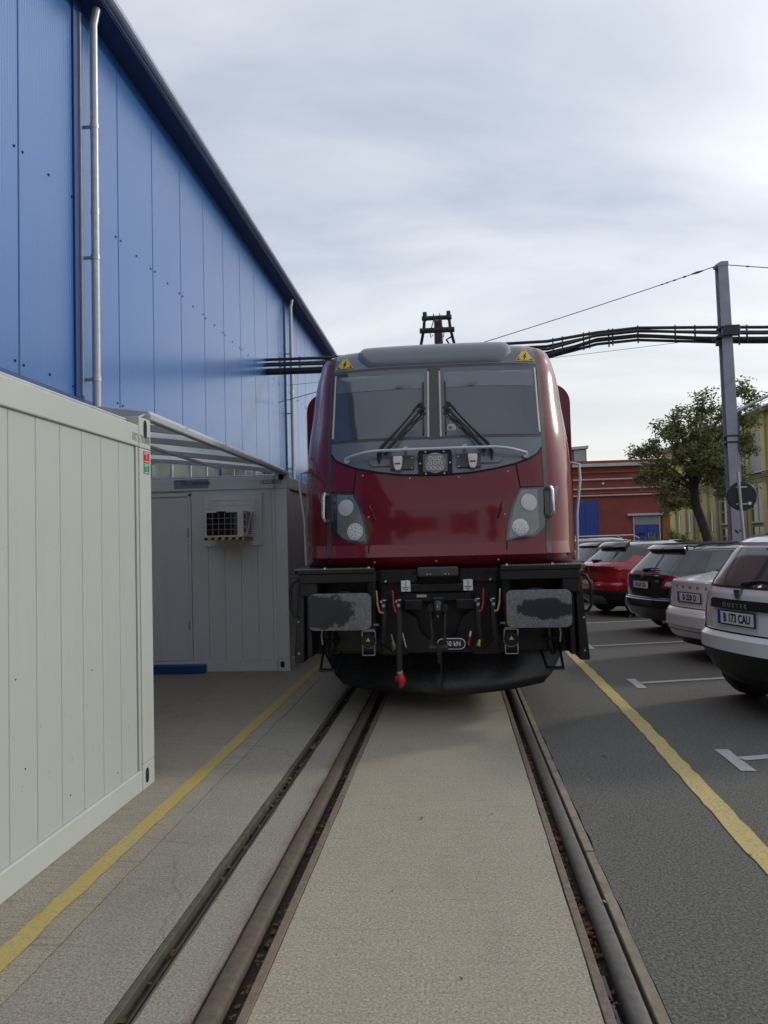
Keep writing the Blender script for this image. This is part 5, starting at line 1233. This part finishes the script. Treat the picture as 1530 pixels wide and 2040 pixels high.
rnd = random.Random(21); cl = []
for (x, z, r) in ((-2.15, 3.6, .5), (-1.9, 4.6, .62), (-1.35, 5.25, .5), (-1.5, 4.0, .65), (-.85, 4.7, .75), (-.75, 5.45, .55), (-.2, 5.9, .45), (-.1, 5.1, .75), (.45, 5.85, .6), (.75, 5.3, .65), (1.0, 6.0, .42), (.8, 4.7, .6), (.5, 4.4, .8), (-.3, 4.1, .8), (-.9, 3.6, .65), (-1.5, 3.1, .55), (-1.95, 4.1, .45), (.2, 3.5, .65), (.6, 3.8, .6), (-.5, 3.0, .5), (-1.25, 2.7, .42), (-.05, 6.35, .32), (.75, 6.4, .3), (1.3, 5.35, .3), (-1.15, 5.75, .3), (.6, 3.1, .4)):
    cl.append((x, rnd.uniform(-1.1, 1.1), z, r))
tr = tree('broadleaf_tree', 'leaning tree with sparse olive and brown foliage left of the mast', (8.75, 27, 0), cl, [((.0, 0, 0), .19), ((-.06, 0, .9), .17), ((-.25, 0, 1.8), .16), ((-.5, 0, 2.6), .15), ((-.55, 0, 3.2), .12), ((-.45, 0, 4.0), .08)], 21000, 5, .14)
MB().tube([(.0, 0, 0), (-.055, 0, .9), (-.11, 0, 1.25)], [.20, .178, .172], 12).build('limewash_band', M['limewash'], tr, True)
bs = tree('bush', 'low dark green bush growing in front of the yellow building', (9.9, 36, 0), [(-.7, 0, 1.2, .5), (0, .2, 1.45, .6), (.6, 0, 1.3, .5), (-.2, 0, .8, .6), (1.5, .2, 1.3, .4)], [((0, 0, 0), .06), ((.0, 0, .5), .05), ((0, 0, .9), .03)], 2600, 9, .15)
bs['category'] = 'bush'

# ------------------------------------------------------------------ red workshop and yellow factory behind
rb = thing('workshop', 'low red rendered workshop with blue doors and pale wall pipes, behind the cars', 'building', (0, 42, 0))
MB().box(-14, 11.0, .0, 18, 0, 5.45).build('wall', M['brick'], rb)
MB().box(11.002, 11.4, -.12, 18, 0, 5.45).build('corner_pier', M['orange'], rb)
MB().box(-14.1, 11.5, -.25, 18.1, 5.452, 5.62).build('roof_edge', M['limewash'], rb, False, .01)
MB().box(-14, 11.4, .05, 18, 5.622, 5.80).build('roof', M['brick'], rb)
for z, k in ((5.10, 'orange'), (4.72, 'pinkpipe'), (4.22, 'pinkpipe'), (3.98, 'orange'), (3.86, 'pinkpipe')): MB().tube([(-14, -.10, z), (11.4, -.10, z + .06)], .045 if k == 'pinkpipe' else .035, 8).build('wall_pipe', M[k], rb, True)
g_ = MB().box(4.9, 7.72, -.05, .0, 0, 3.62).build('gate', M['door_blue'], rb)
for i in range(4): MB().box(4.95 + .7 * i, 5.57 + .7 * i, -.07, -.051, .1, 3.5).build('gate_leaf', M['door_blue'], g_, False, .01)
MB().box(7.722, 7.84, -.06, .0, 0, 3.68).build('gate_frame', M['brick'], rb)
MB().box(9.22, 11.2 - .15, -.22, -.001, 2.78, 2.90).build('lintel', M['limewash'], rb, False, .01)
d_ = MB().box(9.55, 10.85, -.05, -.001, 0, 2.28).build('door', M['door_blue'], rb)
for i in range(2): MB().box(9.58 + .64 * i, 10.18 + .64 * i, -.075, -.051, .08, 2.22).build('door_leaf', M['door_blue'], d_, False, .01)
MB().box(9.72, 10.08, -.085, -.076, 1.72, 1.88).build('door_vent', M['ink'], d_); MB().box(10.26, 10.29, -.11, -.076, 1.55, 1.85).build('handle', M['galv'], d_)
MB().box(9.55, 10.85, -.04, -.001, 2.30, 2.76).build('transom_window', M['greyblind'], rb)
for x in (9.53, 10.87): MB().box(x - .03, x + .03, -.08, -.001, 0, 2.77).build('door_frame', M['limewash'], rb)
sk = MB().prism([(3.0, 5.8), (7.55, 5.8), (7.55, 6.68), (3.0, 6.42)], 2.0, 9.0, 'y').build('skylight', M['brick'], rb)
MB().prism([(2.9, 6.43), (7.65, 6.70), (7.65, 6.85), (2.9, 6.58)], 1.85, 9.1, 'y').build('skylight_roof', M['limewash'], sk)
for i in range(6): MB().prism([(3.1 + .75 * i, 5.9), (3.75 + .75 * i, 5.9), (3.75 + .75 * i, 6.46 + .035 * i), (3.1 + .75 * i, 6.42 + .035 * i)], 1.96, 1.999, 'y').build('skylight_pane', M['winglass'], sk)
MB().disc((8.0, -.02, 4.55), .07, 'y', 12, .12).build('wall_lamp', M['lamp'], rb)

yb = thing('factory', 'long pale yellow factory building with grey window panels at the far right', 'building', (17.5, 0, 0))
MB().box(.0, 16, 36, 66, 0, 8.45).build('wall', M['yelwall'], yb)
MB().box(-.55, 16, 35.8, 66.2, 8.452, 8.62).build('eave', M['galv'], yb)
MB().tube([(-.62, 35.8, 8.56), (-.62, 66.2, 8.56)], .08, 8).build('gutter', M['galv'], yb, True)
for i in range(16): MB().tube([(-.45, 36.3 + 1.9 * i, 8.6), (-.45, 36.3 + 1.9 * i, 9.15)], .02, 5).build('roof_rail_post', M['galv'], yb)
for z in (8.9, 9.14): MB().tube([(-.45, 36, z), (-.45, 65, z)], .016, 5).build('roof_rail', M['galv'], yb)
ys = [37.0 + 2.55 * i for i in range(11)]
for i, yv in enumerate(ys):
    MB().box(-.16, -.001, yv - .28, yv + .28, 0, 8.45).build('pilaster', M['yelwall'], yb)
    if yv < 52:
        a, b = yv + .36, yv + 2.19
        for (z0, z1, k) in ((5.25, 7.55, 'greyblind'), (2.4, 4.55, 'darkglass'), (.6, 2.05, 'darkglass')):
            w_ = MB().box(-.05, -.002, a, b, z0, z1).build('window', M[k], yb)
            if k == 'darkglass':
                for q in (1, 2): MB().box(-.075, -.051, a, b, z0 + (z1 - z0) * q / 3 - .025, z0 + (z1 - z0) * q / 3 + .025).build('glazing_bar', M['limewash'], w_)
                MB().box(-.075, -.051, (a + b) / 2 - .025, (a + b) / 2 + .025, z0, z1).build('glazing_bar', M['limewash'], w_)
            MB().box(-.12, -.001, a - .05, b + .05, z0 - .12, z0 - .002).build('window_sill', M['limewash'], yb)
for k in range(9): MB().box(-.03, -.001, 52.6 + 1.25 * k, 53.1 + 1.25 * k, 1.9, 3.3).build('window', M['darkglass'], yb)
for yv in (39.2, 47.35, 52.3, 57.4): MB().tube([(-.62, yv, 8.5), (-.25, yv, 8.1), (-.25, yv, .1)], .09, 8).build('downpipe', M['galv'], yb, True)
for k in range(4): MB().tube([(-.45, 36, 4.78 + .10 * k), (-.45, 66, 4.78 + .10 * k)], .035, 6).build('wall_pipe', M['pipe'], yb, True)
# stand-in buildings and trees behind the photographer, added for reflections in the glossy nose
bk = thing('backdrop', 'plain dark warehouse standing behind the photographer across the yard, added for the nose reflections', 'building', (0, -30, 0))
MB().box(-30, -1.2, -12, 0, 0, 9.5).build('wall', M['brick'], bk)
MB().box(-30.2, -1.0, -12.2, .2, 9.502, 9.8).build('roof_edge', M['blue_dark'], bk)
bk = thing('backdrop', 'lower brown warehouse behind the photographer on the right, added for the nose reflections', 'building', (0, -26, 0))
MB().box(-1.0, 34, -12, -.5, 0, 7.5).build('wall', M['brick'], bk)
MB().box(-.9, 34.2, -12.2, -.3, 7.502, 7.8).build('roof_edge', M['blue_dark'], bk)

rnd = random.Random(31)
for i, (x, y, h) in enumerate(((-3.2, -19, 10.5), (2.4, -21, 9.0), (7.5, -20, 11.5))):  # unseen trees added to break up the hard-edged nose reflection
    cl = [(rnd.uniform(-1.6, 1.6), rnd.uniform(-1.4, 1.4), h * rnd.uniform(.45, .9), rnd.uniform(.9, 1.4)) for _ in range(9)]
    tree('reflection_tree', ('leftmost', 'middle', 'rightmost')[i] + ' leafy tree behind the photographer, added to break up the nose reflections', (x, y, 0), cl, [((0, 0, 0), .2), ((.05, 0, h * .25), .16), ((0, .05, h * .5), .10)], 2600, 40 + i, .42)
